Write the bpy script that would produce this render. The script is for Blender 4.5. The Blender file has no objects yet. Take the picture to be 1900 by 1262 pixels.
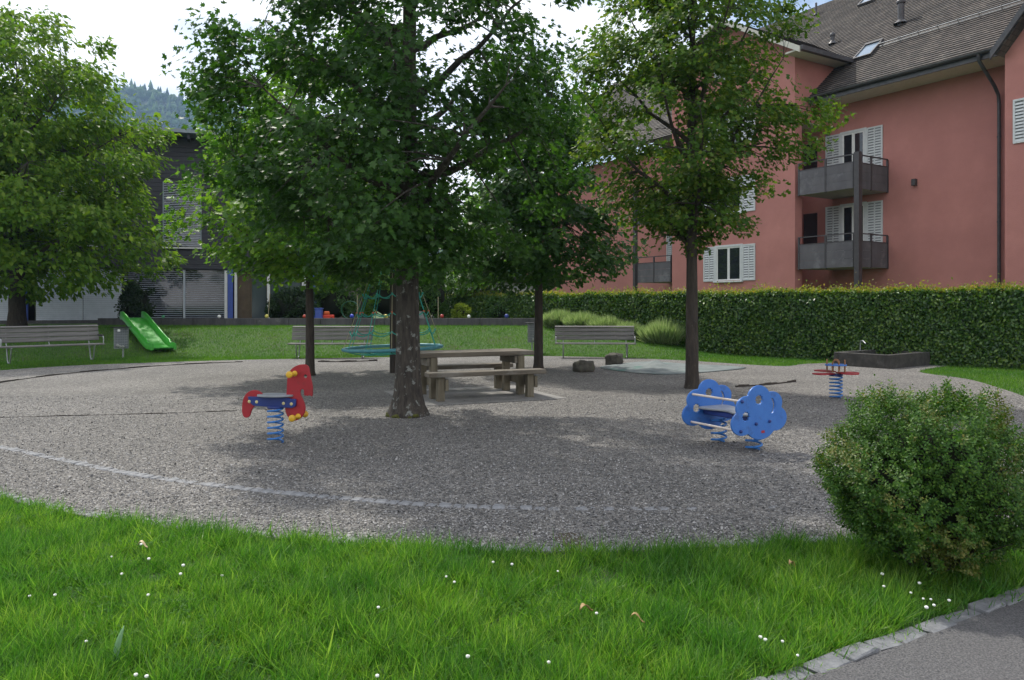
import bpy, math, random
import numpy as np
from mathutils import Vector, Matrix
random.seed(7); RNG = np.random.default_rng(11)
R = math.radians; PI = math.pi
S = bpy.context.scene; COL = S.collection

# ------------------------------------------------------------------ camera, sky, sun, exposure
F = 1425.0; HZ = 565.0; EYE = 1.6          # focal length in photo pixels, horizon row, eye height
cam = bpy.data.cameras.new('camera'); co = bpy.data.objects.new('camera', cam); COL.objects.link(co)
co.location = (0, 0, EYE); co.rotation_euler = (R(90), 0, 0)
cam.sensor_width = 36; cam.lens = 36 * F / 1900; cam.shift_y = -(631 - HZ) / 1900
cam.clip_start = 0.05; cam.clip_end = 6000
S.camera = co
SUN_EL, SUN_AZ = R(52), R(-30)             # azimuth from straight ahead, minus = left
w = bpy.data.worlds.new('World'); S.world = w; w.use_nodes = True
nt = w.node_tree; nt.nodes.clear()
def N(nt, t, **k):
    n = nt.nodes.new(t)
    for a, b in k.items(): setattr(n, a, b)
    return n
sky = N(nt, 'ShaderNodeTexSky', sky_type='NISHITA', sun_disc=False, sun_elevation=SUN_EL, sun_rotation=SUN_AZ)
b1 = N(nt, 'ShaderNodeBackground'); b1.inputs[1].default_value = 0.1
b2 = N(nt, 'ShaderNodeBackground'); b2.inputs[0].default_value = (1.0, 1.0, 1.02, 1); b2.inputs[1].default_value = 1.25
tc = N(nt, 'ShaderNodeTexCoord'); mp = N(nt, 'ShaderNodeMapping'); mp.inputs[3].default_value = (1, 1, 2.2); mp.inputs[1].default_value = (3.1, 0.4, 0.2)
nz = N(nt, 'ShaderNodeTexNoise'); nz.inputs['Scale'].default_value = 2.1; nz.inputs['Detail'].default_value = 7; nz.inputs['Roughness'].default_value = .58
cr = N(nt, 'ShaderNodeValToRGB'); cr.color_ramp.elements[0].position = .36; cr.color_ramp.elements[1].position = .56
mx = N(nt, 'ShaderNodeMixShader'); wo = N(nt, 'ShaderNodeOutputWorld')
L = nt.links.new
L(tc.outputs['Generated'], mp.inputs[0]); L(mp.outputs[0], nz.inputs['Vector']); L(nz.outputs[0], cr.inputs[0])
L(sky.outputs[0], b1.inputs[0]); L(cr.outputs[0], mx.inputs[0]); L(b1.outputs[0], mx.inputs[1]); L(b2.outputs[0], mx.inputs[2]); L(mx.outputs[0], wo.inputs[0])
sl = bpy.data.lights.new('sun', 'SUN'); sl.energy = 3.3; sl.angle = R(1.4); sl.color = (1, .95, .86)
so = bpy.data.objects.new('sun', sl); COL.objects.link(so)
sv = Vector((math.sin(SUN_AZ) * math.cos(SUN_EL), math.cos(SUN_AZ) * math.cos(SUN_EL), math.sin(SUN_EL)))
so.rotation_euler = sv.to_track_quat('Z', 'Y').to_euler(); so.location = sv * 60
S.view_settings.view_transform = 'Standard'; S.view_settings.look = 'None'; S.view_settings.gamma = 1
S.view_settings.exposure = 0.42
S.render.engine = 'CYCLES'
try:
    S.cycles.max_bounces = 6; S.cycles.transparent_max_bounces = 8; S.cycles.diffuse_bounces = 3; S.cycles.volume_bounces = 0; S.cycles.transmission_bounces = 5
except Exception: pass

# ------------------------------------------------------------------ helpers
def P(px, py, Y): return Vector(((px - 950) / F * Y, Y, EYE - (py - HZ) / F * Y))
def G(px, py, z=0.0):
    Y = F * (EYE - z) / (py - HZ); return Vector(((px - 950) / F * Y, Y, z))
def tag(o, label=None, cat=None, group=None, kind=None):
    if label: o['label'] = label
    if cat: o['category'] = cat
    if group: o['group'] = group
    if kind: o['kind'] = kind
    return o
def empty(name, loc=(0, 0, 0), rz=0, parent=None):
    o = bpy.data.objects.new(name, None); COL.objects.link(o); o.location = loc; o.rotation_euler = (0, 0, rz)
    o.empty_display_size = .2
    if parent: o.parent = parent
    return o
def thing(name, label, cat, loc=(0, 0, 0), rz=0, group=None):
    return tag(empty(name, loc, rz), label, cat, group)
def link(name, me, mat, parent=None, mw=None):
    o = bpy.data.objects.new(name, me); COL.objects.link(o)
    if mat and not me.materials: me.materials.append(mat)
    if parent: o.parent = parent
    if mw is not None: o.matrix_basis = mw
    return o
class MB:
    def __init__(s): s.v = []; s.f = []; s.sm = []
    def add(s, vs, fs, smooth=False):
        b = len(s.v); s.v += [tuple(v) for v in vs]
        for f in fs: s.f.append([b + i for i in f]); s.sm.append(smooth)
        return s
    def box(s, x0, x1, y0, y1, z0, z1, m=None, c=0.0):
        """box, edges chamfered by c"""
        if x0 > x1: x0, x1 = x1, x0
        if y0 > y1: y0, y1 = y1, y0
        if z0 > z1: z0, z1 = z1, z0
        if c <= 0:
            vs = [(x, y, z) for z in (z0, z1) for y in (y0, y1) for x in (x0, x1)]
            fs = [(0, 2, 3, 1), (4, 5, 7, 6), (0, 1, 5, 4), (2, 6, 7, 3), (0, 4, 6, 2), (1, 3, 7, 5)]
        else:
            vs = []; id = {}
            lo = (x0, y0, z0); hi = (x1, y1, z1)
            for ax in range(3):
                for sx in (0, 1):
                    for sy in (0, 1):
                        for sz in (0, 1):
                            q = (sx, sy, sz)
                            p = [(lo[i] if q[i] == 0 else hi[i]) + (0 if i == ax else (c if q[i] == 0 else -c)) for i in range(3)]
                            id[(ax, q)] = len(vs); vs.append(p)
            fs = []
            for ax in range(3):
                o1, o2 = [i for i in range(3) if i != ax]
                for sd in (0, 1):
                    loop = []
                    for a, b in ((0, 0), (1, 0), (1, 1), (0, 1)):
                        q = [0, 0, 0]; q[ax] = sd; q[o1] = a; q[o2] = b; loop.append(id[(ax, tuple(q))])
                    if (sd == 0) != (ax == 1): loop.reverse()
                    fs.append(loop)
            for ax in range(3):
                o1, o2 = [i for i in range(3) if i != ax]
                for a in (0, 1):
                    for b in (0, 1):
                        q0 = [0, 0, 0]; q0[o1] = a; q0[o2] = b; q1 = list(q0); q1[ax] = 1
                        loop = [id[(o1, tuple(q0))], id[(o1, tuple(q1))], id[(o2, tuple(q1))], id[(o2, tuple(q0))]]
                        fs.append(loop)
            for q in id:
                pass
            for sx in (0, 1):
                for sy in (0, 1):
                    for sz in (0, 1):
                        fs.append([id[(k, (sx, sy, sz))] for k in range(3)])
        if m is not None: vs = [m @ Vector(v) for v in vs]
        return s.add(vs, fs)
    def tube(s, pts, r, n=8, cap=True, closed=False):
        pts = [Vector(p) for p in pts]; k = len(pts)
        rs = r if isinstance(r, (list, tuple)) else [r] * k
        vs = []; fs = []; ref = None
        for i, p in enumerate(pts):
            if closed: t = pts[(i + 1) % k] - pts[i - 1]
            else: t = pts[min(i + 1, k - 1)] - pts[max(i - 1, 0)]
            if t.length < 1e-9: t = Vector((0, 0, 1))
            t.normalize()
            if ref is None:
                ref = Vector((0, 0, 1)) if abs(t.z) < .9 else Vector((1, 0, 0))
            a = ref - t * ref.dot(t)
            if a.length < 1e-4: a = t.orthogonal()
            a.normalize(); ref = a; b = t.cross(a)
            for j in range(n):
                an = 2 * PI * j / n; vs.append(p + (a * math.cos(an) + b * math.sin(an)) * rs[i])
        m = k if closed else k - 1
        for i in range(m):
            for j in range(n):
                i2 = (i + 1) % k; fs.append((i * n + j, i * n + (j + 1) % n, i2 * n + (j + 1) % n, i2 * n + j))
        s.add(vs, fs, True)
        if cap and not closed:
            s.add(vs[:n], [tuple(range(n - 1, -1, -1))]); s.add(vs[-n:], [tuple(range(n))])
        return s
    def lathe(s, prof, n=16, m=None, smooth=True):
        vs = []; fs = []
        for r, z in prof:
            for j in range(n):
                a = 2 * PI * j / n; vs.append(Vector((r * math.cos(a), r * math.sin(a), z)))
        for i in range(len(prof) - 1):
            for j in range(n): fs.append((i * n + j, i * n + (j + 1) % n, (i + 1) * n + (j + 1) % n, (i + 1) * n + j))
        if m is not None: vs = [m @ v for v in vs]
        return s.add(vs, fs, smooth)
    def quad(s, a, b, c, d): return s.add([a, b, c, d], [(0, 1, 2, 3)])
    def mesh(s, name):
        me = bpy.data.meshes.new(name); me.from_pydata(s.v, [], s.f); me.update()
        me.polygons.foreach_set('use_smooth', s.sm)
        return me
    def build(s, name, mat, parent=None, mw=None): return link(name, s.mesh(name), mat, parent, mw)
def recalc(o):
    import bmesh
    bm = bmesh.new(); bm.from_mesh(o.data); bmesh.ops.recalc_face_normals(bm, faces=bm.faces); bm.to_mesh(o.data); bm.free(); return o
def npmesh(name, verts, loops, sizes, mat, parent=None, smooth=False, loc=None):
    me = bpy.data.meshes.new(name)
    nv = len(verts); nl = len(loops); nf = len(sizes)
    me.vertices.add(nv); me.vertices.foreach_set('co', np.asarray(verts, np.float32).ravel())
    me.loops.add(nl); me.loops.foreach_set('vertex_index', np.asarray(loops, np.int32))
    me.polygons.add(nf)
    st = np.zeros(nf, np.int32); st[1:] = np.cumsum(sizes)[:-1]
    me.polygons.foreach_set('loop_start', st); me.polygons.foreach_set('loop_total', np.asarray(sizes, np.int32))
    if smooth: me.polygons.foreach_set('use_smooth', np.ones(nf, bool))
    me.update(calc_edges=True); me.validate()
    o = link(name, me, mat, parent)
    if loc is not None: o.location = loc
    return o
def scatter(name, tv, tf, B, T, mat, parent=None, smooth=False, loc=None):
    """copies of a small template (verts tv, faces tf) at T (n,3) with bases B (n,3,3: rows = images of x,y,z)"""
    tv = np.asarray(tv, float); n = len(T); k = len(tv)
    V = np.einsum('kj,njc->nkc', tv, B) + T[:, None, :]
    if loc is not None: V = V - np.asarray(loc)[None, None, :]
    fl = np.concatenate([np.asarray(f) for f in tf]); sz = np.array([len(f) for f in tf])
    loops = (np.arange(n)[:, None] * k + fl[None, :]).ravel(); sizes = np.tile(sz, n)
    return npmesh(name, V.reshape(-1, 3), loops, sizes, mat, parent, smooth, loc)
def unit(a): return a / np.maximum(np.linalg.norm(a, axis=-1, keepdims=True), 1e-9)
def bases(nrm, tip, size):
    """x = side, y = tip direction, z = normal"""
    z = unit(nrm); y = unit(tip - z * np.sum(tip * z, 1, keepdims=True)); x = np.cross(y, z)
    return np.stack([x, y, z], 1) * np.asarray(size)[:, None, None]
def inpoly(x, y, poly):
    c = np.zeros(len(x), bool); j = len(poly) - 1
    for i in range(len(poly)):
        xi, yi = poly[i]; xj, yj = poly[j]
        m = ((yi > y) != (yj > y)) & (x < (xj - xi) * (y - yi) / (yj - yi + 1e-12) + xi); c ^= m; j = i
    return c
def catmull(pts, per=5, closed=True):
    out = []; n = len(pts)
    for i in range(n if closed else n - 1):
        p = [np.array(pts[(i + k) % n] if closed else pts[min(max(i + k, 0), n - 1)], float) for k in (-1, 0, 1, 2)]
        for q in range(per):
            t = q / per
            out.append(tuple(.5 * (2 * p[1] + (p[2] - p[0]) * t + (2 * p[0] - 5 * p[1] + 4 * p[2] - p[3]) * t * t + (3 * p[1] - p[0] - 3 * p[2] + p[3]) * t ** 3)))
    if not closed: out.append(tuple(pts[-1]))
    return out
def wob(x, y, s=1.0, ph=0.0):
    return (np.sin(x * 1.7 * s + ph) * np.cos(y * 1.3 * s - ph * 2) + np.sin((x + y) * 2.9 * s + 1.3 + ph) * .5 + np.cos((x - .6 * y) * 4.3 * s + ph * 3) * .3) / 1.8
def rot(ax, a): return Matrix.Rotation(a, 4, ax)
def TR(x, y, z): return Matrix.Translation((x, y, z))

# ------------------------------------------------------------------ materials
MATS = {}
def pm(name, c1, c2=None, scale=8, rough=.7, bump=0, bscale=None, metal=0, stretch=(1, 1, 1), spec=.5, detail=5, c3=None, s3=1.5, p3=(.55, .65), coat=0):
    m = bpy.data.materials.new(name); m.use_nodes = True; t = m.node_tree; p = t.nodes['Principled BSDF']; l = t.links.new
    p.inputs['Roughness'].default_value = rough; p.inputs['Metallic'].default_value = metal; p.inputs['Specular IOR Level'].default_value = spec
    if coat: p.inputs['Coat Weight'].default_value = coat
    tc = N(t, 'ShaderNodeTexCoord'); mp = N(t, 'ShaderNodeMapping'); mp.inputs[3].default_value = stretch; l(tc.outputs['Object'], mp.inputs[0])
    out = None
    if c2 is None: c2 = tuple(min(1, v * 1.15) for v in c1)
    nz = N(t, 'ShaderNodeTexNoise'); nz.inputs['Scale'].default_value = scale; nz.inputs['Detail'].default_value = detail; nz.inputs['Roughness'].default_value = .6
    l(mp.outputs[0], nz.inputs['Vector'])
    r = N(t, 'ShaderNodeValToRGB'); r.color_ramp.elements[0].position = .32; r.color_ramp.elements[1].position = .68
    r.color_ramp.elements[0].color = (*c1, 1); r.color_ramp.elements[1].color = (*c2, 1); l(nz.outputs[0], r.inputs[0]); out = r.outputs[0]
    if c3 is not None:
        n3 = N(t, 'ShaderNodeTexNoise'); n3.inputs['Scale'].default_value = s3; n3.inputs['Detail'].default_value = 6; n3.inputs['Roughness'].default_value = .65
        l(tc.outputs['Object'], n3.inputs['Vector'])
        r3 = N(t, 'ShaderNodeValToRGB'); r3.color_ramp.elements[0].position = p3[0]; r3.color_ramp.elements[1].position = p3[1]; l(n3.outputs[0], r3.inputs[0])
        mm = N(t, 'ShaderNodeMix', data_type='RGBA'); l(r3.outputs[0], mm.inputs[0]); l(out, mm.inputs[6]); mm.inputs[7].default_value = (*c3, 1); out = mm.outputs[2]
    l(out, p.inputs['Base Color'])
    if bump:
        nb = N(t, 'ShaderNodeTexNoise'); nb.inputs['Scale'].default_value = bscale or scale * 3; nb.inputs['Detail'].default_value = 6; l(mp.outputs[0], nb.inputs['Vector'])
        bp = N(t, 'ShaderNodeBump'); bp.inputs['Strength'].default_value = bump; bp.inputs['Distance'].default_value = .02; l(nb.outputs[0], bp.inputs['Height']); l(bp.outputs[0], p.inputs['Normal'])
    MATS[name] = m; return m
def leafmat(name, ca, cb, cc, trans, tmix=.4, rough=.45, spec=.4, patch=None):
    """per-leaf colour from the island's random number; thin leaf: reflection + translucency"""
    m = bpy.data.materials.new(name); m.use_nodes = True; t = m.node_tree; t.nodes.clear(); l = t.links.new
    g = N(t, 'ShaderNodeNewGeometry'); r = N(t, 'ShaderNodeValToRGB'); e = r.color_ramp.elements
    e[0].color = (*ca, 1); e[1].color = (*cc, 1); x = e.new(.55); x.color = (*cb, 1)
    l(g.outputs['Random Per Island'], r.inputs[0])
    col = r.outputs[0]
    if patch:                                                       # drifts of differently coloured plants
        tc = N(t, 'ShaderNodeTexCoord'); nz = N(t, 'ShaderNodeTexNoise'); nz.inputs['Scale'].default_value = patch[0]; nz.inputs['Detail'].default_value = 4; l(tc.outputs['Object'], nz.inputs['Vector'])
        pr = N(t, 'ShaderNodeValToRGB'); pr.color_ramp.elements[0].position = .36; pr.color_ramp.elements[1].position = .66; pr.color_ramp.elements[0].color = (*patch[1], 1); pr.color_ramp.elements[1].color = (*patch[2], 1); l(nz.outputs[0], pr.inputs[0])
        mp_ = N(t, 'ShaderNodeMix', data_type='RGBA', blend_type='MULTIPLY'); mp_.inputs[0].default_value = 1; l(col, mp_.inputs[6]); l(pr.outputs[0], mp_.inputs[7]); col = mp_.outputs[2]
    p = N(t, 'ShaderNodeBsdfPrincipled'); p.inputs['Roughness'].default_value = rough; p.inputs['Specular IOR Level'].default_value = spec; l(col, p.inputs['Base Color'])
    tr = N(t, 'ShaderNodeBsdfTranslucent'); mm = N(t, 'ShaderNodeMix', data_type='RGBA', blend_type='MULTIPLY'); mm.inputs[0].default_value = 1
    l(col, mm.inputs[6]); mm.inputs[7].default_value = (*trans, 1); l(mm.outputs[2], tr.inputs[0])
    mx = N(t, 'ShaderNodeMixShader'); mx.inputs[0].default_value = tmix; o = N(t, 'ShaderNodeOutputMaterial')
    l(p.outputs[0], mx.inputs[1]); l(tr.outputs[0], mx.inputs[2]); l(mx.outputs[0], o.inputs[0])
    MATS[name] = m; return m
def gravelmat():
    m = bpy.data.materials.new('gravel'); m.use_nodes = True; t = m.node_tree; p = t.nodes['Principled BSDF']; l = t.links.new
    tc = N(t, 'ShaderNodeTexCoord')
    v = N(t, 'ShaderNodeTexVoronoi'); v.inputs['Scale'].default_value = 58; l(tc.outputs['Object'], v.inputs['Vector'])
    r = N(t, 'ShaderNodeValToRGB'); e = r.color_ramp.elements
    e[0].color = (.08, .08, .082, 1); e[1].color = (.39, .385, .375, 1); a = e.new(.35); a.color = (.17, .168, .166, 1); a = e.new(.7); a.color = (.245, .24, .235, 1)
    sp = N(t, 'ShaderNodeSeparateColor'); l(v.outputs['Color'], sp.inputs[0]); l(sp.outputs[0], r.inputs[0])
    n1 = N(t, 'ShaderNodeTexNoise'); n1.inputs['Scale'].default_value = 9; n1.inputs['Detail'].default_value = 8; n1.inputs['Roughness'].default_value = .75; l(tc.outputs['Object'], n1.inputs['Vector'])
    r1 = N(t, 'ShaderNodeValToRGB'); r1.color_ramp.elements[0].position = .3; r1.color_ramp.elements[1].position = .7
    r1.color_ramp.elements[0].color = (.62, .61, .60, 1); r1.color_ramp.elements[1].color = (1.25, 1.23, 1.2, 1); l(n1.outputs[0], r1.inputs[0])
    mm = N(t, 'ShaderNodeMix', data_type='RGBA', blend_type='MULTIPLY'); mm.inputs[0].default_value = 1; l(r.outputs[0], mm.inputs[6]); l(r1.outputs[0], mm.inputs[7])
    n2 = N(t, 'ShaderNodeTexNoise'); n2.inputs['Scale'].default_value = .55; n2.inputs['Detail'].default_value = 5; l(tc.outputs['Object'], n2.inputs['Vector'])
    r2 = N(t, 'ShaderNodeValToRGB'); r2.color_ramp.elements[0].position = .35; r2.color_ramp.elements[1].position = .7
    r2.color_ramp.elements[0].color = (.8, .79, .77, 1); r2.color_ramp.elements[1].color = (1.08, 1.06, 1.03, 1); l(n2.outputs[0], r2.inputs[0])
    m2 = N(t, 'ShaderNodeMix', data_type='RGBA', blend_type='MULTIPLY'); m2.inputs[0].default_value = 1; l(mm.outputs[2], m2.inputs[6]); l(r2.outputs[0], m2.inputs[7])
    l(m2.outputs[2], p.inputs['Base Color']); p.inputs['Roughness'].default_value = .85; p.inputs['Specular IOR Level'].default_value = .25
    bp = N(t, 'ShaderNodeBump', invert=True); bp.inputs['Strength'].default_value = .9; bp.inputs['Distance'].default_value = .012; l(v.outputs['Distance'], bp.inputs['Height'])
    b2 = N(t, 'ShaderNodeBump'); b2.inputs['Strength'].default_value = .6; b2.inputs['Distance'].default_value = .05; l(n1.outputs[0], b2.inputs['Height']); l(bp.outputs[0], b2.inputs['Normal'])
    l(b2.outputs[0], p.inputs['Normal']); return m
M_GRAVEL = gravelmat()
M_PEB = leafmat('pebble', (.08, .08, .082), (.19, .187, .184), (.42, .41, .40), (0, 0, 0), 0.0, .8, .3)
M_SOIL = pm('lawn_soil', (.035, .075, .014), (.06, .12, .022), 3, .95, .4, 40, c3=(.045, .06, .02), s3=1.2)
M_ASPH = pm('asphalt', (.055, .055, .06), (.19, .185, .185), 110, .9, 1.0, 120, c3=(.34, .33, .32), s3=70, p3=(.66, .70), detail=3)
M_COB = pm('cobble', (.17, .175, .185), (.28, .285, .295), 14, .85, .5, 60)
M_KERB = pm('kerb_stone', (.13, .135, .145), (.22, .225, .235), 14, .85, .5, 60)
M_CONC = pm('old_concrete', (.055, .053, .058), (.11, .105, .11), 5, .9, .5, 40, stretch=(1, 1, .25), c3=(.16, .155, .15), s3=3, p3=(.62, .72))
M_PAD = pm('pad_concrete', (.22, .215, .205), (.31, .30, .285), 4, .9, .3, 60)
M_TROUGH = pm('trough_stone', (.035, .033, .03), (.075, .07, .062), 6, .85, .5, 30, c3=(.11, .11, .10), s3=5, p3=(.6, .75))
M_WOODG = pm('weathered_wood', (.12, .115, .11), (.235, .225, .215), 6, .8, .35, 30, stretch=(.25, 4, 4))
M_WOODT = pm('table_wood', (.095, .08, .06), (.185, .16, .125), 5, .8, .35, 30, stretch=(.2, 3, 3), c3=(.21, .195, .17), s3=2, p3=(.5, .7))
M_WOODP = pm('post_wood', (.115, .097, .065), (.19, .165, .115), 5, .8, .35, 30, stretch=(3, 3, .3))
M_POLE = pm('dark_pole', (.03, .024, .02), (.06, .048, .04), 8, .8, .4, 30, stretch=(3, 3, .2))
M_STEEL = pm('galvanised', (.30, .32, .33), (.42, .44, .45), 12, .45, metal=.7)
M_BLACK = pm('black_plastic', (.012, .012, .014), None, 8, .5)
M_RED = pm('red_board', (.30, .012, .022), (.36, .018, .03), 6, .38, .05, 60, c3=(.25, .02, .025), s3=9)
M_BLUE = pm('blue_board', (.035, .15, .50), (.05, .19, .56), 5, .38, .05, 60, c3=(.04, .13, .40), s3=7)
M_NAVY = pm('navy_beam', (.012, .03, .16), (.018, .04, .20), 6, .4)
M_SPRING = pm('blue_spring', (.025, .16, .48), (.04, .2, .55), 10, .35, c3=(.03, .11, .3), s3=20)
M_YEL = pm('yellow_plastic', (.62, .36, .02), (.70, .42, .03), 10, .4)
M_CREAM = pm('cream_cap', (.55, .47, .22), (.62, .54, .28), 10, .4)
M_SEAT = pm('grey_seat', (.22, .24, .27), (.30, .32, .35), 10, .45)
M_BAR = pm('pale_bar', (.60, .52, .46), (.70, .62, .56), 8, .45)
M_SLIDE = pm('green_plastic', (.04, .33, .03), (.06, .40, .045), 3, .28, c3=(.07, .36, .06), s3=6, coat=.3)
M_ROPEG = pm('green_rope', (.03, .30, .24), (.05, .40, .32), 30, .7)
M_ROPEB = pm('beige_rope', (.30, .27, .17), (.40, .36, .24), 30, .8)
M_RING = pm('teal_ring', (.06, .25, .30), (.10, .32, .37), 9, .5)
M_ORANGE = pm('orange_clamp', (.5, .12, .05), None, 9, .5)
M_TARP = pm('tarp', (.11, .14, .14), (.20, .225, .22), 3, .8, .25, 80, c3=(.06, .16, .13), s3=1.1, p3=(.56, .66))
M_STONE = pm('boulder', (.045, .042, .034), (.13, .12, .10), 5, .95, .9, 14, c3=(.07, .085, .03), s3=5, p3=(.55, .7))
M_BARK = pm('bark', (.022, .019, .016), (.075, .064, .053), 11, .95, 1.0, 16, stretch=(2.2, 2.2, .4), c3=(.20, .21, .195), s3=10, p3=(.585, .64))
M_BARK2 = pm('bark_dark', (.03, .024, .02), (.065, .052, .042), 12, .95, 1.0, 18, stretch=(2, 2, .35), c3=(.13, .13, .115), s3=15, p3=(.66, .72))
M_MOSS = pm('moss', (.05, .06, .01), (.11, .11, .02), 20, .95, .8, 60)
M_PINK = pm('pink_render', (.43, .19, .165), (.50, .225, .195), 1.2, .92, .35, 45, spec=.2, c3=(.40, .175, .155), s3=.35, p3=(.4, .7))
M_WHITE = pm('white_paint', (.70, .70, .68), (.78, .78, .76), 8, .5)
M_SHUT = pm('shutter_paint', (.52, .54, .55), (.60, .62, .62), 8, .55)
M_LGAP = pm('louvre_shade', (.20, .21, .22), (.24, .25, .26), 8, .7)
M_SOFFIT = pm('soffit', (.55, .53, .46), (.62, .60, .53), 6, .8)
M_GUT = pm('gutter_metal', (.055, .055, .06), (.085, .083, .088), 6, .5, metal=.3)
M_BALC = pm('balcony_panel', (.085, .08, .088), (.125, .118, .125), 2.5, .75, stretch=(1, 1, .5), c3=(.16, .155, .165), s3=1.6)
M_BFRAME = pm('balcony_frame', (.045, .04, .042), (.065, .058, .06), 8, .5)
M_BSLAB = pm('balcony_slab', (.30, .285, .24), (.36, .345, .30), 4, .85)
M_CLAD = pm('dark_cladding', (.042, .042, .052), (.062, .062, .074), 3, .75, .2, 40, stretch=(.3, 1, 5))
M_ROOFE = pm('roof_edge', (.20, .24, .27), (.25, .29, .32), 6, .5)
M_BLIND = pm('blind_slat', (.42, .46, .52), (.50, .54, .60), 4, .45)
M_BLUEC = pm('blue_column', (.05, .09, .36), (.06, .11, .42), 6, .5)
M_BROWN = pm('brown_panel', (.085, .06, .035), (.12, .085, .05), 4, .7)
M_GREYW = pm('grey_building', (.36, .36, .37), (.44, .44, .45), 3, .85)
M_PURP = pm('brown_grey_board', (.12, .095, .10), (.16, .13, .135), 3, .85)
M_PALE = pm('pale_wall', (.55, .55, .52), (.62, .62, .58), 3, .85)
M_DIRT = pm('dirt', (.05, .04, .025), (.09, .07, .045), 14, .95, .6, 50)
def roofmat():
    m = pm('roof_tiles', (.05, .043, .04), (.10, .087, .078), .9, .85, c3=(.155, .142, .125), s3=1.2, p3=(.5, .75)); t = m.node_tree; l = t.links.new; p = t.nodes['Principled BSDF']
    src = p.inputs['Base Color'].links[0].from_socket
    tc = N(t, 'ShaderNodeTexCoord'); br = N(t, 'ShaderNodeTexBrick'); br.inputs['Scale'].default_value = 1; br.inputs['Brick Width'].default_value = .2; br.inputs['Row Height'].default_value = .17
    br.inputs['Mortar Size'].default_value = .008; br.inputs['Color1'].default_value = (.6, .6, .6, 1); br.inputs['Color2'].default_value = (1.3, 1.25, 1.2, 1); br.inputs['Mortar'].default_value = (.25, .25, .25, 1)
    l(tc.outputs['Object'], br.inputs['Vector'])
    mm = N(t, 'ShaderNodeMix', data_type='RGBA', blend_type='MULTIPLY'); mm.inputs[0].default_value = 1; l(src, mm.inputs[6]); l(br.outputs[0], mm.inputs[7]); l(mm.outputs[2], p.inputs['Base Color'])
    return m
M_ROOF = roofmat()
def glassmat(name, c, rough=.04):
    m = bpy.data.materials.new(name); m.use_nodes = True; p = m.node_tree.nodes['Principled BSDF']
    p.inputs['Base Color'].default_value = (*c, 1); p.inputs['Roughness'].default_value = rough; p.inputs['Specular IOR Level'].default_value = .8; p.inputs['IOR'].default_value = 1.5; return m
M_GLASS = glassmat('window_glass', (.018, .022, .026)); M_GLASS2 = glassmat('curtained_glass', (.07, .09, .10), .12); M_WATER = glassmat('water', (.01, .014, .012), .03)
M_SKYL = glassmat('skylight_glass', (.25, .32, .4), .05)
M_GRASS = leafmat('grass_blade', (.04, .125, .014), (.10, .245, .026), (.24, .37, .065), (1.5, 1.7, .9), .42, .42, .4, (1.7, (.62, .78, .8), (1.2, 1.1, 1.0)))
M_GRASSF = leafmat('lawn_grass', (.045, .13, .014), (.085, .20, .02), (.14, .26, .03), (1.4, 1.6, .8), .4, .5, .3, (.6, (.7, .82, .8), (1.2, 1.1, 1.0)))
M_MAPLE = leafmat('maple_leaf', (.020, .060, .012), (.032, .090, .016), (.055, .125, .022), (1.9, 2.0, .7), .36, .5, .35)
M_MAPLE2 = leafmat('maple_leaf_light', (.06, .15, .018), (.10, .21, .028), (.17, .27, .04), (1.7, 1.8, .7), .42, .52, .3)
M_MAPLE4 = leafmat('maple_leaf_small', (.04, .095, .014), (.07, .15, .02), (.14, .19, .03), (1.7, 1.7, .7), .42, .55, .25)
M_WALNUT = leafmat('walnut_leaf', (.065, .145, .014), (.11, .21, .02), (.18, .26, .035), (1.6, 1.7, .6), .45, .55, .25)
M_HEDGE = leafmat('hedge_leaf', (.025, .075, .012), (.06, .145, .018), (.14, .23, .03), (1.7, 1.8, .6), .3, .38, .6, (1.4, (.75, .85, .8), (1.2, 1.1, 1.0)))
M_HTOP = leafmat('hedge_top_sunlit', (.12, .20, .02), (.22, .26, .04), (.30, .22, .05), (1.6, 1.6, .7), .45, .45, .35)  # hedge leaf in yellow, with the sunlight put into the colour
M_BOX = leafmat('boxwood_leaf', (.025, .075, .012), (.05, .13, .018), (.11, .20, .03), (1.6, 1.7, .6), .3, .5, .25)
M_BOXY = leafmat('boxwood_leaf_yellow', (.075, .125, .018), (.12, .17, .03), (.20, .18, .045), (1.4, 1.3, .6), .3, .45, .4)
M_LAV = leafmat('lavender_leaf', (.16, .24, .09), (.26, .35, .16), (.42, .48, .30), (1.3, 1.4, .8), .45, .6, .2)
M_DSHRUB = leafmat('dark_shrub_leaf', (.012, .03, .008), (.02, .05, .012), (.035, .07, .018), (1.5, 1.6, .6), .3, .45, .4)
M_GSHRUB = leafmat('green_shrub_leaf', (.03, .085, .02), (.05, .12, .025), (.08, .16, .03), (1.5, 1.6, .6), .35, .45, .4)
M_YSHRUB = leafmat('yellow_shrub_leaf', (.12, .2, .02), (.2, .28, .03), (.28, .33, .05), (1.4, 1.4, .6), .4, .5, .3)
M_FOREST = leafmat('forest', (.015, .035, .018), (.035, .075, .028), (.08, .14, .04), (1, 1, 1), 0, .9, .1)
M_CORE = pm('shrub_inner_shade', (.008, .012, .005), (.014, .018, .008), 9, 1)  # solid core painted near-black as the shade inside foliage
M_PETAL = pm('petal', (.8, .8, .76), None, 9, .7); M_STEM = pm('stem', (.06, .14, .02), None, 9, .6); M_DRY = pm('dry_leaf', (.30, .19, .08), (.4, .27, .13), 9, .7)
M_SNOW = pm('snow_rail', (.30, .31, .32), (.36, .37, .38), 8, .4, metal=.6)

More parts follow.
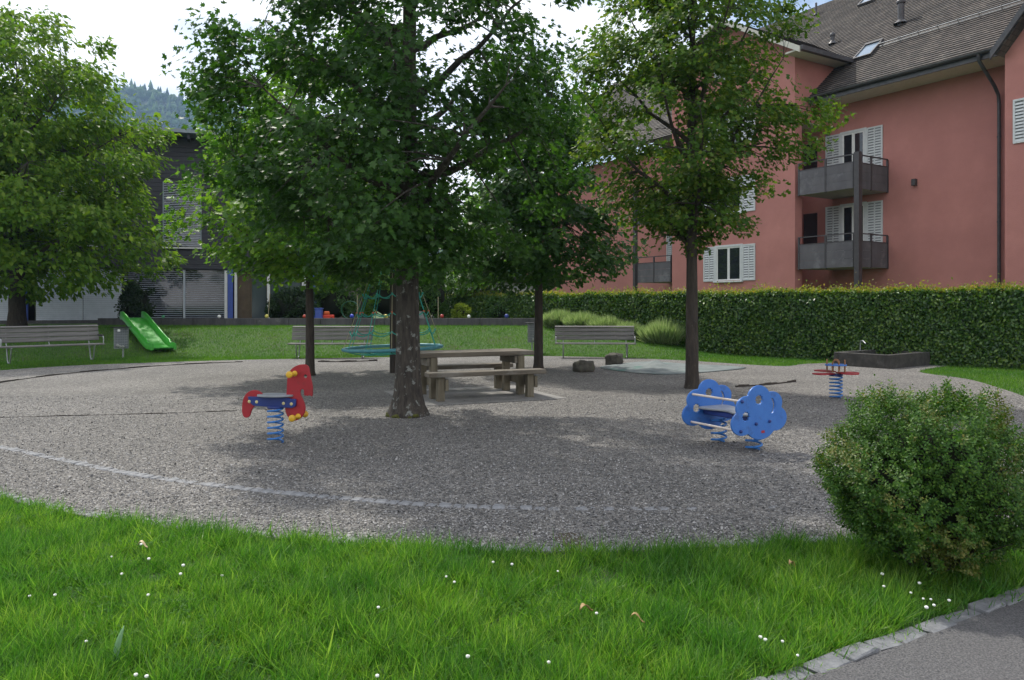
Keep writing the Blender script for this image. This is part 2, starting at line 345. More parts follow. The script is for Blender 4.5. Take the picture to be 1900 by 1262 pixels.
# ------------------------------------------------------------------ ground
def ss(t): t = np.clip(t, 0, 1); return t * t * (3 - 2 * t)
def H(x, y):
    x = np.asarray(x, float); y = np.asarray(y, float)
    y0 = np.interp(x, [-16, -14, -12, -8, 2, 4, 6, 9], [21, 21.3, 23, 23.3, 24.0, 22.6, 21, 20])
    amp = np.interp(x, [1, 2, 3, 5, 6.2, 7], [.8, .8, .74, .34, .05, 0])
    return amp * ss((y - y0) / 5.0)
def h(x, y): return float(H(x, y))
xs = np.unique(np.concatenate([np.arange(-26, 20, .5), np.linspace(-3000, -26, 24), np.linspace(20, 3000, 24)]))
ys = np.unique(np.concatenate([np.arange(-4, 40, .5), np.linspace(-600, -4, 8), np.linspace(40, 3500, 24)]))
gx, gy = np.meshgrid(xs, ys); nx_, ny_ = len(xs), len(ys)
gz = H(gx, gy) - .012
ii = (np.arange(ny_ - 1)[:, None] * nx_ + np.arange(nx_ - 1)[None, :]).ravel()
loops = np.stack([ii, ii + 1, ii + nx_ + 1, ii + nx_], 1).ravel()
tag(npmesh('ground', np.stack([gx, gy, gz], -1).reshape(-1, 3), loops, np.full(len(ii), 4), M_SOIL, None, True), 'green lawn ground around the gravel playground', kind='structure')
OUT = [(-4.22, 6.33), (-6.5, 8.1), (-9, 11), (-11.5, 14.5), (-12.6, 17.6), (-11.6, 19.9), (-10.0, 21.0), (-8.07, 22.0), (-4.85, 23.0), (-1.5, 23.6), (1.5, 23.7), (4.66, 22.1), (6.84, 19.9),
       (8.0, 20.7), (10.4, 21.4), (11.6, 20.4), (9.7, 18.3), (9.75, 16.5), (9.35, 14.8), (8.75, 13.0), (7.6, 10.8), (6.2, 8.6), (5.2, 6.6), (4.2, 5.4), (3.0, 5.2), (2.0, 5.14), (1.0, 4.98), (.17, 4.94), (-.9, 5.08), (-2.54, 5.52)]
OUT = catmull(OUT, 5)
def sheet(name, poly, z, mat, label=None):
    me = bpy.data.meshes.new(name); me.from_pydata([(x, y, z) for x, y in poly], [], [list(range(len(poly)))]); me.update()
    o = link(name, me, mat); 
    if o.data.polygons[0].normal.z < 0: o.data.flip_normals()
    return tag(o, label, kind='structure')
sheet('gravel_playground', OUT, .004, M_GRAVEL, 'round grey gravel surface of the playground')
KD = Vector((.865, .501, 0)).normalized(); KN = Vector((-KD.y, KD.x, 0)); K0 = Vector((1.22, 3.27, 0))
kp = [K0 + KD * t for t in (-30, 40)]
sheet('asphalt_path', [tuple(q.xy) for q in (kp[0], kp[1], kp[1] - KN * 3.4, kp[0] - KN * 3.4)], .002, M_ASPH, 'grey asphalt footpath in front of the lawn')

# ------------------------------------------------------------------ kerb and cobbles
kerb = tag(empty('kerb', tuple(K0)), 'row of worn grey kerb stones between lawn and asphalt path', kind='structure')
ksh = []
for k in range(6):
    a = random.uniform(.17, .27); wv = random.uniform(.085, .11)
    b = MB().box(0, a - .012, -.01, wv, -.04, .012 + random.uniform(-.004, .006), c=.008)
    b.v = [(x + random.uniform(-.006, .006), y + random.uniform(-.007, .007), z + random.uniform(-.004, .004)) for x, y, z in b.v]
    ksh.append((b.mesh('kerb_stone'), a))
t = -3.0
while t < 5.5:
    me, a = random.choice(ksh); o = link('kerb_stone', me, M_KERB, kerb); o.location = KD * t + Vector((0, 0, random.uniform(-.006, .006))); o.rotation_euler = (random.uniform(-.03, .03), random.uniform(-.03, .03), math.atan2(KD.y, KD.x) + random.uniform(-.03, .03)); t += a
cob = tag(empty('cobble_strip', (0, 6, 0)), 'curved strip of small grey cobbles set in the gravel', kind='structure')
arc = [tuple(G(px, py).xy) for px, py in ((-260, 790), (-120, 808), (0, 830), (120, 855), (250, 881), (380, 899), (500, 913), (650, 927), (800, 938), (950, 943), (1100, 945), (1300, 944), (1500, 940), (1620, 934))]
arc = catmull(arc, 14, False)
csh = []
for k in range(6):
    b = MB().box(-.05, .05, -.055, .055, -.05, .012, c=.012); b.v = [(x + random.uniform(-.008, .008), y + random.uniform(-.008, .008), z + random.uniform(-.003, .003)) for x, y, z in b.v]; csh.append(b.mesh('cobble'))
pos = Vector((*arc[0], 0)); acc = 0
for i in range(1, len(arc)):
    a = Vector((*arc[i - 1], 0)); b = Vector((*arc[i], 0)); d = (b - a).length; u = 0
    while acc <= d:
        p = a.lerp(b, acc / d); dd = (b - a).normalized()
        o = link('cobble', random.choice(csh), M_COB, cob); o.location = (p.x, p.y - 6, random.uniform(-.007, .006) + .001 - max(0, (p.x + .3)) * .006); o.rotation_euler = (0, 0, math.atan2(dd.y, dd.x) + random.uniform(-.12, .12))
        acc += .108
    acc -= d
# second row of cobbles along the lawn edge
ring2 = [q for q in OUT[-66:] + OUT[:10] if q[1] < 9.5 and q[0] < 3.4]
cob2 = tag(empty('cobble_edge', (0, 6, 0)), 'flush grey cobbles along the near edge of the gravel beside the grass', kind='structure')
acc = 0
for i in range(1, len(ring2)):
    a = Vector((*ring2[i - 1], 0)); b = Vector((*ring2[i], 0)); d = (b - a).length
    if d < 1e-6 or d > 1.5: continue
    dd = (b - a).normalized(); nn = Vector((dd.y, -dd.x, 0)); nn = nn if nn.y > 0 else -nn
    while acc <= d:
        p = a.lerp(b, acc / d) + nn * .06; o = link('cobble', random.choice(csh), M_COB, cob2); o.location = (p.x, p.y - 6, random.uniform(-.006, .002)); o.rotation_euler = (0, 0, math.atan2(dd.y, dd.x) + random.uniform(-.1, .1)); acc += .112
    acc -= d
def edging(name, px, label, ht=.04, th=.02):
    pts = catmull([tuple(G(*q).xy) for q in px], 6, False); b = MB()
    for i in range(len(pts) - 1):
        a = Vector((*pts[i], 0)); c = Vector((*pts[i + 1], 0)); n = (c - a).normalized(); n = Vector((-n.y, n.x, 0)) * th / 2
        hh = ht * (.75 + .25 * math.sin(i * 1.3)); u = Vector((0, 0, hh))
        b.add([a - n, c - n, c + n, a + n, a - n + u, c - n + u, c + n + u, a + n + u], [(0, 1, 5, 4), (2, 3, 7, 6), (4, 5, 6, 7)])
    return tag(b.build(name, M_POLE), label, kind='structure')
edging('wood_edging', [(-120, 735), (0, 711), (100, 697), (200, 687), (320, 678), (450, 672)], 'dark timber edging curving through the gravel beside the left bench', .035, .02)
edging('wood_edging', [(-60, 777), (100, 773), (300, 768), (440, 763)], 'thin dark timber edging in the gravel left of the red horse', .018, .015)
edging('wood_edging', [(1365, 719), (1420, 715), (1476, 709)], 'short dark timber edging in the gravel behind the blue rider', .05, .03)
edging('wood_edging', [(590, 672), (640, 672), (700, 670)], 'short timber edging in front of the middle bench', .05, .03)
# fine gravel as real stones near the camera
n = 290000
py_ = RNG.uniform(0, 1, n); Yn = 4.9 + 8.5 * py_ ** 1.55; Xn = (RNG.uniform(-40, 1940, n) - 950) / F * Yn
k = inpoly(Xn, Yn, OUT); Xn, Yn = Xn[k][:112000], Yn[k][:112000]; n = len(Xn)
tv = [(1, 0, 0), (-1, 0, 0), (0, .8, 0), (0, -.8, 0), (0, 0, .6), (0, 0, -.6)]
tf = [(0, 2, 4), (2, 1, 4), (1, 3, 4), (3, 0, 4)]
nr = RNG.normal(0, .45, (n, 3)) + np.array([0, 0, 1.]); sz = RNG.lognormal(math.log(.0066), .33, n)
tag(scatter('gravel', tv, tf, bases(nr, RNG.normal(0, 1, (n, 3)), sz), np.stack([Xn, Yn, .006 + .25 * sz], 1), M_PEB), 'loose grey gravel stones lying over the playground', 'gravel', kind='stuff')

# ------------------------------------------------------------------ hill and far wood
def hillz(x, y):
    r = 300 * np.exp(-((x + 540) / 400) ** 2) * ss((y - 520) / 620) + 0 * x
    return r * (1 + .07 * wob(x / 120, y / 120) + .03 * wob(x / 37, y / 41, 1, 2)) - 2
hx, hy = np.meshgrid(np.linspace(-1900, 500, 90), np.linspace(480, 1500, 50)); hz_ = hillz(hx, hy)
ii = (np.arange(49)[:, None] * 90 + np.arange(89)[None, :]).ravel()
M_HILL = pm('hill_ground', (.03, .05, .02), (.05, .075, .028), .02, 1)
tag(npmesh('hill', np.stack([hx, hy, hz_], -1).reshape(-1, 3), np.stack([ii, ii + 1, ii + 91, ii + 90], 1).ravel(), np.full(len(ii), 4), M_HILL, None, True), 'steep wooded hill fading blue behind the dark house', kind='structure')
n = 9000; X = RNG.uniform(-1500, 100, n); Yv = RNG.uniform(600, 1250, n); Z = hillz(X, Yv); k = (Z > 12); X, Yv, Z = X[k], Yv[k], Z[k]; n = len(X)
con = RNG.uniform(0, 1, n) < .55 + .25 * wob(X / 90, Yv / 90)
vs = []; fs = []
for z0, r0, z1, r1 in ((.05, .20, .5, .06), (.35, .15, .75, .04), (.62, .10, 1.0, .0)):
    b = len(vs)
    for j in range(6):
        a = j * PI / 3 + z0; vs.append((r0 * (1 + .2 * (j % 2)) * math.cos(a), r0 * (1 + .2 * (j % 2)) * math.sin(a), z0))
    vs.append((0, 0, z1))
    fs += [(b + j, b + (j + 1) % 6, b + 6) for j in range(6)]
hgt = RNG.uniform(15, 30, n); e3 = np.tile(np.eye(3), (n, 1, 1)) * hgt[:, None, None]
tag(scatter('hill_conifers', vs, fs, e3[con], np.stack([X, Yv, Z], 1)[con], M_FOREST), 'dark conifer wood covering the far hill', 'wood', kind='stuff')
ph = (1 + 5 ** .5) / 2; iv = unit(np.array([(0, 1, ph), (0, -1, ph), (0, 1, -ph), (0, -1, -ph), (1, ph, 0), (-1, ph, 0), (1, -ph, 0), (-1, -ph, 0), (ph, 0, 1), (-ph, 0, 1), (ph, 0, -1), (-ph, 0, -1)], float))
IF = [(0, 1, 8), (0, 8, 4), (0, 4, 5), (0, 5, 9), (0, 9, 1), (1, 6, 8), (8, 6, 10), (8, 10, 4), (4, 10, 2), (4, 2, 5), (5, 2, 11), (5, 11, 9), (9, 11, 7), (9, 7, 1), (1, 7, 6), (3, 6, 7), (3, 7, 11), (3, 11, 2), (3, 2, 10), (3, 10, 6)]
m = int((~con).sum()); sc = RNG.uniform(5, 9, m)
# broadleaf crowns: a few overlapping lumps each
T0 = np.stack([X, Yv, Z], 1)[~con]; Tall = []; Ball = []
for q in range(3):
    off = RNG.normal(0, .55, (m, 3)) * sc[:, None]; off[:, 2] = np.abs(off[:, 2]) * .8; Tall.append(T0 + off + np.array([0, 0, 6.])); Ball.append(bases(RNG.normal(0, 1, (m, 3)), RNG.normal(0, 1, (m, 3)), sc * RNG.uniform(.5, .9, m)))
tag(scatter('hill_broadleaf_trees', iv, IF, np.concatenate(Ball), np.concatenate(Tall), M_FOREST), 'lighter broadleaf wood between the conifers of the far hill', 'wood', kind='stuff')

# ------------------------------------------------------------------ red apartment house
HO = thing('apartment_house', 'pink rendered apartment house with tiled roof, balconies and grey shutters', 'house', (13.6, 27.66, 0), math.atan2(-.848, .53))
wall = empty('wall', parent=HO)
def hb(name, mat, *a, c=0, par=HO): return MB().box(*a, c=c).build(name, mat, par)
hb('main_wall', M_PINK, -24, 4.478, 0, 14, -.3, 9.27, par=wall)
hb('wing_wall', M_PINK, 4.48, 16, -1.3, 13, -.3, 9.6, par=wall)
b = MB(); b.box(-9.0, -3.7, -2.0, -.004, -.3, 8.5); b.box(-3.7, -2.5, -2.0, -1.6, -.3, 8.5)
b.box(-9.0, -2.5, -2.0, -.004, 8.5, 11.2)
b.add([(-9, -2, 11.2), (-2.5, -2, 11.2), (-5.75, -2, 13.06), (-9, 6, 11.2), (-2.5, 6, 11.2), (-5.75, 6, 13.06)], [(0, 1, 2), (3, 5, 4), (1, 4, 5, 2), (0, 2, 5, 3)])
b.build('gable_wall', M_PINK, wall)
hb('gable_wall_rear', M_PINK, -9, -2.5, 0, 6, 9.3, 11.195, par=wall)
hb('loggia_soffit', M_SOFFIT, -3.69, -2.505, -1.59, -.006, 8.46, 8.498, par=wall)
b = MB(); b.add([(4.48, -1.3, 9.6), (16, -1.3, 9.6), (9.95, -1.3, 16.4), (4.48, 3, 9.6), (16, 3, 9.6), (9.95, 3, 16.4)], [(0, 1, 2), (1, 4, 5, 2), (0, 2, 5, 3)]); b.build('wing_gable', M_PINK, wall)
# roofs: courses of tiles stepped one over the other, local frame x along the eave, y up the slope
def roof(name, length, run, pitch, mw, par=HO, th=.05):
    sl = run / math.cos(pitch); st = .17; b = MB(); n = int(sl / st)
    for i in range(n):
        y0 = i * st; b.add([(0, y0, .035), (length, y0, .035), (length, y0 + st, .008), (0, y0 + st, .008), (0, y0, -.002), (length, y0, -.002)], [(0, 1, 2, 3), (4, 5, 1, 0)])
    b.box(0, length, 0.02, n * st, -.16, -.004)
    return b.build(name, M_ROOF, par, mw)
PT = R(40.6); tp = math.tan(PT)
RM = TR(-24, -1.25, 9.40) @ rot('X', PT); rf = roof('roof', 28.45, 8.25, PT, RM)
b = MB(); b.quad((-24, 7.0, 9.40 + 8.25 * tp), (4.45, 7.0, 9.40 + 8.25 * tp), (4.45, 15.2, 9.40), (-24, 15.2, 9.40)); b.build('rear_slope', M_ROOF, rf, RM.inverted())
PG = R(30)
roof('gable_roof', 8.6, 3.85, PG, TR(-1.9, -2.6, 10.98) @ rot('Z', R(90)) @ rot('X', PG))
roof('gable_roof', 8.6, 3.85, PG, TR(-9.6, 6.0, 10.98) @ rot('Z', R(-90)) @ rot('X', PG))
PW = R(51)
roof('wing_roof', 13, 5.65, PW, TR(4.3, 11.25, 9.15) @ rot('Z', R(-90)) @ rot('X', PW))
for sx in (1, -1):                                                  # pale verge boards of the gables
    b = MB(); x0 = -5.75 + sx * 3.95
    for (za, zb, y0, y1) in ((-.16, .06, -2.66, -2.605),):
        b.add([(x0, y0, 10.9 + za), (x0, y0, 10.9 + zb), (-5.75, y0, 13.2 + zb), (-5.75, y0, 13.2 + za), (x0, y1, 10.9 + za), (x0, y1, 10.9 + zb), (-5.75, y1, 13.2 + zb), (-5.75, y1, 13.2 + za)],
              [(0, 1, 2, 3), (7, 6, 5, 4), (0, 3, 7, 4), (1, 5, 6, 2), (0, 4, 5, 1), (3, 2, 6, 7)])
    b.build('verge_board', M_SOFFIT, HO)
b = MB(); b.add([(4.3, -1.82, 8.95), (4.3, -1.82, 9.2), (9.95, -1.82, 16.18), (9.95, -1.82, 15.93), (4.3, -1.755, 8.95), (4.3, -1.755, 9.2), (9.95, -1.755, 16.18), (9.95, -1.755, 15.93)], [(0, 1, 2, 3), (7, 6, 5, 4), (0, 3, 7, 4), (1, 5, 6, 2)]); b.build('verge_board', M_GUT, HO)
# eaves: soffit, fascia, gutter
hb('soffit', M_SOFFIT, -2.45, 4.4, -1.22, -.003, 9.2, 9.25); hb('fascia', M_GUT, -2.45, 4.45, -1.28, -1.225, 9.17, 9.42)
b = MB(); n = 8
pr = [(-1.37 + .085 * math.cos(a), 9.40 + .085 * math.sin(a)) for a in [PI + PI * i / n for i in range(n + 1)]]
b.add([(x, y, z) for x in (-2.45, 4.45) for y, z in pr], [(i, i + 1, n + 2 + i, n + 1 + i) for i in range(n)], True); b.build('gutter', M_GUT, HO)
b = MB(); b.box(-1.86, -1.7, -2.6, 2.2, 10.82, 10.99); b.build('gutter', M_GUT, HO)
hb('soffit', M_SOFFIT, -2.49, -1.87, -2.59, 1.6, 10.84, 10.9)
b = MB(); b.tube([(3.75, -1.37, 9.34), (3.75, -1.35, 9.15), (3.75, -.4, 8.5), (3.75, -.16, 8.25), (3.75, -.12, 8.0), (3.75, -.12, 0)], .055, 8); b.build('downpipe', M_GUT, HO)
for z in (1.5, 4.2, 6.9): MB().tube([(3.75, -.12, z), (3.75, -.12, z + .06)], .066, 8).build('pipe_clip', M_GUT, HO)
def onroof(x, d): return TR(x, -1.25 + d * math.cos(PT), 9.40 + d * math.sin(PT)) @ rot('X', PT)   # d metres up the slope
def skylight(x, d, w=.62, hh=.95):
    m = onroof(x, d); b = MB(); b.box(-w / 2, w / 2, 0, .06, 0, .13); b.box(-w / 2, w / 2, hh - .1, hh, 0, .15); b.box(-w / 2, -w / 2 + .06, .06, hh - .1, 0, .13); b.box(w / 2 - .06, w / 2, .06, hh - .1, 0, .13)
    o = b.build('skylight', M_GUT, HO, m); MB().box(-w / 2 + .06, w / 2 - .06, .06, hh - .1, .06, .09).build('pane', M_SKYL, o)
skylight(-1.4, 2.3, .75, 1.1); skylight(-4.3, 8.4, .75, 1.1)
def vent(x, d, r, ht, cap=1):
    p = onroof(x, d).translation; b = MB(); b.tube([p - Vector((0, 0, .1)), p + Vector((0, 0, ht))], r, 10)
    if cap: b.lathe([(r * 1.25, 0), (r * 1.4, .05), (r * 1.3, .12), (.01, .17)], 10, TR(*(p + Vector((0, 0, ht)))))
    b.lathe([(r * 2.4, .02), (r * 1.05, .16)], 10, TR(*p)); b.build('roof_vent', M_GUT, HO)
vent(-.95, 4.65, .12, .8); vent(-4.05, 4.85, .08, .35); vent(-7.45, 9.5, .05, .6, 0)
b = MB()
for hh in (.1, .2): 
    m = onroof(0, 2.8); b.tube([m @ Vector((-.9, 0, hh)), m @ Vector((4.4, 0, hh))], .018, 6)
for x in np.arange(-.8, 4.4, .7): 
    m = onroof(float(x), 2.8); b.tube([m @ Vector((0, 0, 0)), m @ Vector((0, 0, .24))], .015, 5)
b.build('snow_guard', M_SNOW, HO)
def shutter(x0, x1, z0, z1, y, par=HO, louv=True):
    b = MB(); fr = .06
    for a in ((x0, x0 + fr, z0, z1), (x1 - fr, x1, z0, z1), (x0 + fr, x1 - fr, z0, z0 + fr), (x0 + fr, x1 - fr, z1 - fr, z1), ((x0 + x1) / 2 - .02, (x0 + x1) / 2 + .02, z0 + fr, z1 - fr)): b.box(a[0], a[1], y - .045, y - .005, a[2], a[3])
    o = b.build('shutter', M_SHUT, par); b = MB(); z = z0 + fr
    xm = (x0 + x1) / 2
    while z < z1 - fr - .05:
        for xa, xb in ((x0 + fr, xm - .02), (xm + .02, x1 - fr)):
            b.add([(xa, y - .042, z), (xb, y - .042, z), (xb, y - .018, z + .062), (xa, y - .018, z + .062)], [(0, 1, 2, 3)])
        z += .098
    MB().quad((x0 + fr, y - .008, z0 + fr), (x1 - fr, y - .008, z0 + fr), (x1 - fr, y - .008, z1 - fr), (x0 + fr, y - .008, z1 - fr)).build('louvre_shade_sheet', M_LGAP, o)  # dark backing sheet, painted as the shade between the slats
    b.build('louvre', M_SHUT, o)
def window(x0, x1, z0, z1, y, par=HO, shut=.64, sill=True, left=True, right=True):
    w = empty('window', parent=par); b = MB(); f = .055; yy = y - .02
    b.box(x0 - .09, x0, yy - .03, y, z0 - .02, z1 + .09); b.box(x1, x1 + .09, yy - .03, y, z0 - .02, z1 + .09); b.box(x0, x1, yy - .03, y, z1, z1 + .09); b.build('surround', M_SHUT, w)
    b = MB(); xm = (x0 + x1) / 2
    for xa, xb in ((x0, xm - .004), (xm + .004, x1)):
        b.box(xa, xa + f, yy, y - .002, z0, z1); b.box(xb - f, xb, yy, y - .002, z0, z1); b.box(xa + f, xb - f, yy, y - .002, z0, z0 + f); b.box(xa + f, xb - f, yy, y - .002, z1 - f, z1)
    b.build('frame', M_WHITE, w)
    for xa, xb in ((x0, xm), (xm, x1)): MB().box(xa + f, xb - f, y - .006, y - .003, z0 + f, z1 - f).build('pane', M_GLASS, w)
    if sill: MB().box(x0 - .12, x1 + .12, y - .12, y, z0 - .08, z0 - .025, c=.008).build('sill', M_SHUT, w)
    if left: shutter(x0 - .09 - shut, x0 - .092, z0 - .02, z1 + .06, y)
    if right: shutter(x1 + .092, x1 + .09 + shut, z0 - .02, z1 + .06, y)
    return w
for dz in (0, 2.75, 5.5): window(-6.35, -5.07, 2.58 + dz, 3.95 + dz, -2.002)
window(-6.0, -5.5, 10.9, 11.8, -2.002, shut=.4)
window(5.45, 6.6, 6.42, 7.65, -1.302)
for z0 in (3.12, 5.86): window(-1.88, -.98, z0, z0 + 2.2, -.002, sill=False)
window(-1.6, -.6, .55, 1.95, -.002)
for z in (3.3, 6.05): hb('dark_opening', M_GLASS, -3.62, -3.0, -.03, -.002, z + .7, z + 1.9)
hb('wall_lamp', M_BFRAME, .88, 1.02, -.14, -.002, 5.75, 5.98); hb('vent_grille', M_PURP, -2.62, -2.42, -.02, -.002, 8.1, 8.3)
def balcony(x0, x1, zb, yf=-2.0, post=True, npan=2):
    o = empty('balcony', (0, 0, 0), parent=HO)
    MB().box(x0, x1, yf + .06, -.006, zb + .02, zb + .2).build('slab', M_BSLAB, o)
    fr = MB()
    def side(ax, a0, a1, other, s):
        n = npan; seg = (a1 - a0) / n
        for i in range(n + 1):
            q = a0 + seg * i
            bb = (q - .03, q + .03, other - .03, other + .03, zb, zb + 1.17)
            if ax == 'y': bb = (other - .03, other + .03, q - .03, q + .03, zb, zb + 1.17)
            fr.box(*bb)
        for i in range(n):
            q0 = a0 + seg * i + .032; q1 = a0 + seg * (i + 1) - .032
            for j in range(3):
                za = zb + .02 + j * .295; bb = (q0, q1, other - .012, other + .012, za, za + .2905)
                if ax == 'y': bb = (other - .012, other + .012, q0, q1, za, za + .2905)
                MB().box(*bb).build('panel', M_BALC, o)
        if ax == 'x': fr.box(a0 - .03, a1 + .03, other - .025, other + .025, zb + 1.171, zb + 1.21); fr.box(a0 + .031, a1 - .031, other - .02, other + .02, zb + .905, zb + .94)
        else: fr.box(other - .025, other + .025, a0 + .032, a1, zb + 1.171, zb + 1.21); fr.box(other - .02, other + .02, a0 + .031, a1 - .031, zb + .905, zb + .94)
    side('x', x0, x1, yf, -1); side('y', yf, -.04, x1, 1)
    fr.build('railing', M_BFRAME, o)
for zb in (2.89, 5.63): balcony(-2.32, -.06, zb, -2.0)
hb('balcony_column', M_BFRAME, .01, .2, -2.12, -1.93, -.2, 6.86)
balcony(-11.3, -9.05, 2.6, -2.0); hb('balcony_column', M_BFRAME, -11.52, -11.36, -2.1, -1.94, -.2, 7.0); balcony(-11.3, -9.05, 5.34, -2.0)
for z0 in (2.85, 5.6): window(-10.7, -9.7, z0, z0 + 2.1, -.002, sill=False)
MB().lathe([(0, 0), (.09, 0), (.12, .2), (.11, .2), (0, .18)], 10, TR(-.3, -1.2, 6.4)).build('flower_pot', M_PURP, HO)

# ------------------------------------------------------------------ dark timber house
DH = thing('dark_house', 'dark grey timber clad house with flat roof, blinds and blue columns', 'house', (-12.8, 35, .8), math.atan2(.34, .94))
def db(name, mat, *a, c=0, par=DH): return MB().box(*a, c=c).build(name, mat, par)
ZC = 2.4
dw = db('wall', M_CLAD, -16, 5, .03, 9, ZC, 7.9)
wins = [(-2.85, -1.25, 3.35, 6.25), (-7.2, -5.5, 3.35, 6.25), (3.2, 4.8, 3.35, 6.25)]
z = ZC; k = 0
while z < 7.85:                                                     # cladding boards, cut at the windows
    segs = [(-16, 5)]
    for (a, c_, z0, z1) in wins:
        if z + .2 > z0 and z < z1:
            ns = []
            for s in segs:
                if s[0] < a < s[1]: ns += [(s[0], a), (c_, s[1])]
                else: ns.append(s)
            segs = ns
    for s in segs: MB().box(s[0], s[1], -.005, .028, z, min(z + .192, 7.9), c=.008).build('plank', M_CLAD, dw)
    z += .2
for (a, c_, z0, z1) in wins:
    o = empty('window', parent=DH); MB().box(a, c_, .012, .029, z0, z1).build('pane', M_GLASS, o)
    b = MB(); b.box(a - .001, a + .05, -.02, .011, z0, z1); b.box(c_ - .05, c_ + .001, -.02, .011, z0, z1); b.build('guide_rail', M_ROOFE, o)
    b = MB(); zz = z0 + .08
    while zz < z1 - .05: b.add([(a + .05, -.035, zz), (c_ - .05, -.035, zz), (c_ - .05, .008, zz + .03), (a + .05, .008, zz + .03)], [(0, 1, 2, 3)]); zz += .075
    b.build('blind', M_BLIND, o); MB().box(a - .05, c_ + .1, -.1, .01, z0 - .06, z0).build('sill', M_WHITE, o)
db('roof', M_ROOFE, -17, 5.7, -1.0, 9.5, 8.28, 8.44)
for x in np.arange(-15.8, 5, 1.0): MB().box(float(x), float(x) + .1, -.85, 0.0, 8.06, 8.275).build('rafter', M_CLAD, DH)
db('roof_fascia', M_CLAD, -16, 5, .0, .03, 7.9, 8.27)
db('plinth', M_CONC, -16, 3.8, .0, .3, -.4, .12)
db('rear_wall', M_BROWN, -16, 5, 1.6, 1.8, -.3, ZC - .01); db('ceiling', M_CLAD, -16, 5, .04, 1.8, ZC - .05, ZC - .012)
def blind(x0, x1, z0, z1, closed):
    b = MB(); zz = z0; st = .085
    while zz < z1 - .02:
        if closed: b.add([(x0, .12, zz), (x1, .12, zz), (x1, .145, zz + st * .96), (x0, .145, zz + st * .96)], [(0, 1, 2, 3)])
        else: b.add([(x0, .1, zz), (x1, .1, zz), (x1, .16, zz + .022), (x0, .16, zz + .022)], [(0, 1, 2, 3)])
        zz += st
    b.build('blind', M_BLIND, DH)
blind(-15, -8.3, .13, ZC - .05, True); blind(-7.75, -6.0, .13, ZC - .05, True); blind(-5.98, -4.5, .13, ZC - .05, True); blind(-4.4, -2.05, .13, ZC - .05, False); blind(-1.93, -.3, .13, ZC - .05, False)
for x0, x1 in ((-15, -8.3), (-7.8, -4.4), (-4.38, -2.02), (-1.95, -.25)): db('pane', M_GLASS, x0, x1, .2, .22, .12, ZC - .05)
for x in (-2.02, -.3): db('guide_rail', M_BLIND, x, x + .09, .08, .19, .12, ZC - .05)
for x in (-8.15, -.02, 3.75): db('blue_column', M_BLUEC, x - .13, x + .1, .02, .2, -.2, ZC - .012)
for x in (-8.29, -.22, .2): db('white_post', M_WHITE, x - .06, x + .06, .05, .2, .1, ZC - .012)
db('brown_panel', M_BROWN, .28, .85, .3, .36, 0, ZC - .05); 
for x0, x1 in ((.9, 1.55), (1.72, 2.3), (2.32, 3.1)): db('pane', M_GLASS2, x0, x1, .3, .32, .1, ZC - .05)
db('frame', M_BROWN, .85, .9, .26, .36, 0, ZC - .05)
for x, wd in ((1.63, .13), (3.3, .34)): db('white_post', M_WHITE, x - wd / 2, x + wd / 2, .1, .24, .1, ZC - .012)
db('side_wall', M_PURP, 4.6, 6.4, .1, .3, -.2, ZC - .02); db('rear_support_wall', M_CLAD, -16, 5, 8.7, 8.95, -.3, ZC - .01)

# low buildings beyond the hedge
gh = thing('low_grey_building', 'low pale grey building with dark flat roof edge behind the hedge', 'building', (2.5, 46, .8), R(-8))
MB().box(-9, 8, 0, 8, -1, 2.1).build('wall', M_GREYW, gh); MB().box(-9.3, 8.3, -.4, 8, 2.105, 2.45).build('roof', M_GUT, gh)
for x in (-4, -1, 2, 5): MB().box(x, x + 1.4, -.03, -.002, .6, 1.7).build('window', M_GLASS, gh)
gw = thing('white_garden_wall', 'narrow white rendered wall standing behind the dense green shrub', 'wall', (-3.0, 38.5, .8), 0)
MB().box(-.35, .35, 0, 2.5, -.4, 3.1, c=.01).build('wall_body', M_PALE, gw); MB().box(-.4, .4, -.05, 2.55, 3.105, 3.17).build('coping', M_GREYW, gw)
fb = thing('far_white_house', 'white house with grey roof glimpsed through the trees behind the hedge', 'house', (6.5, 58, .8), R(10))
MB().box(-4, 5, 0, 8, -1, 4.2).build('wall', M_PALE, fb); b = MB(); b.add([(-4.5, -.5, 4.2), (5.5, -.5, 4.2), (5.5, 8.5, 4.2), (-4.5, 8.5, 4.2), (-4.5, 4, 7.4), (5.5, 4, 7.4)], [(0, 1, 5, 4), (2, 3, 4, 5), (1, 2, 5), (3, 0, 4), (0, 3, 2, 1)]); b.build('roof', M_ROOF, fb)
for x in (-3, -.2, 2.6): MB().box(x, x + 1.2, -.03, -.002, 1.2, 2.6).build('window', M_GLASS, fb)

# ------------------------------------------------------------------ retaining wall along the lawn
rw = thing('retaining_wall', 'low dark concrete retaining wall along the back of the lawn', 'wall', (-7, 29, .6))
x = -8.6
while x < 8.25:
    L_ = 1.2; b = MB().box(x, min(x + L_ - .012, 8.3), -.09, .09, -.5, .48, c=.008); b.build('wall_panel', M_CONC, rw); x += L_
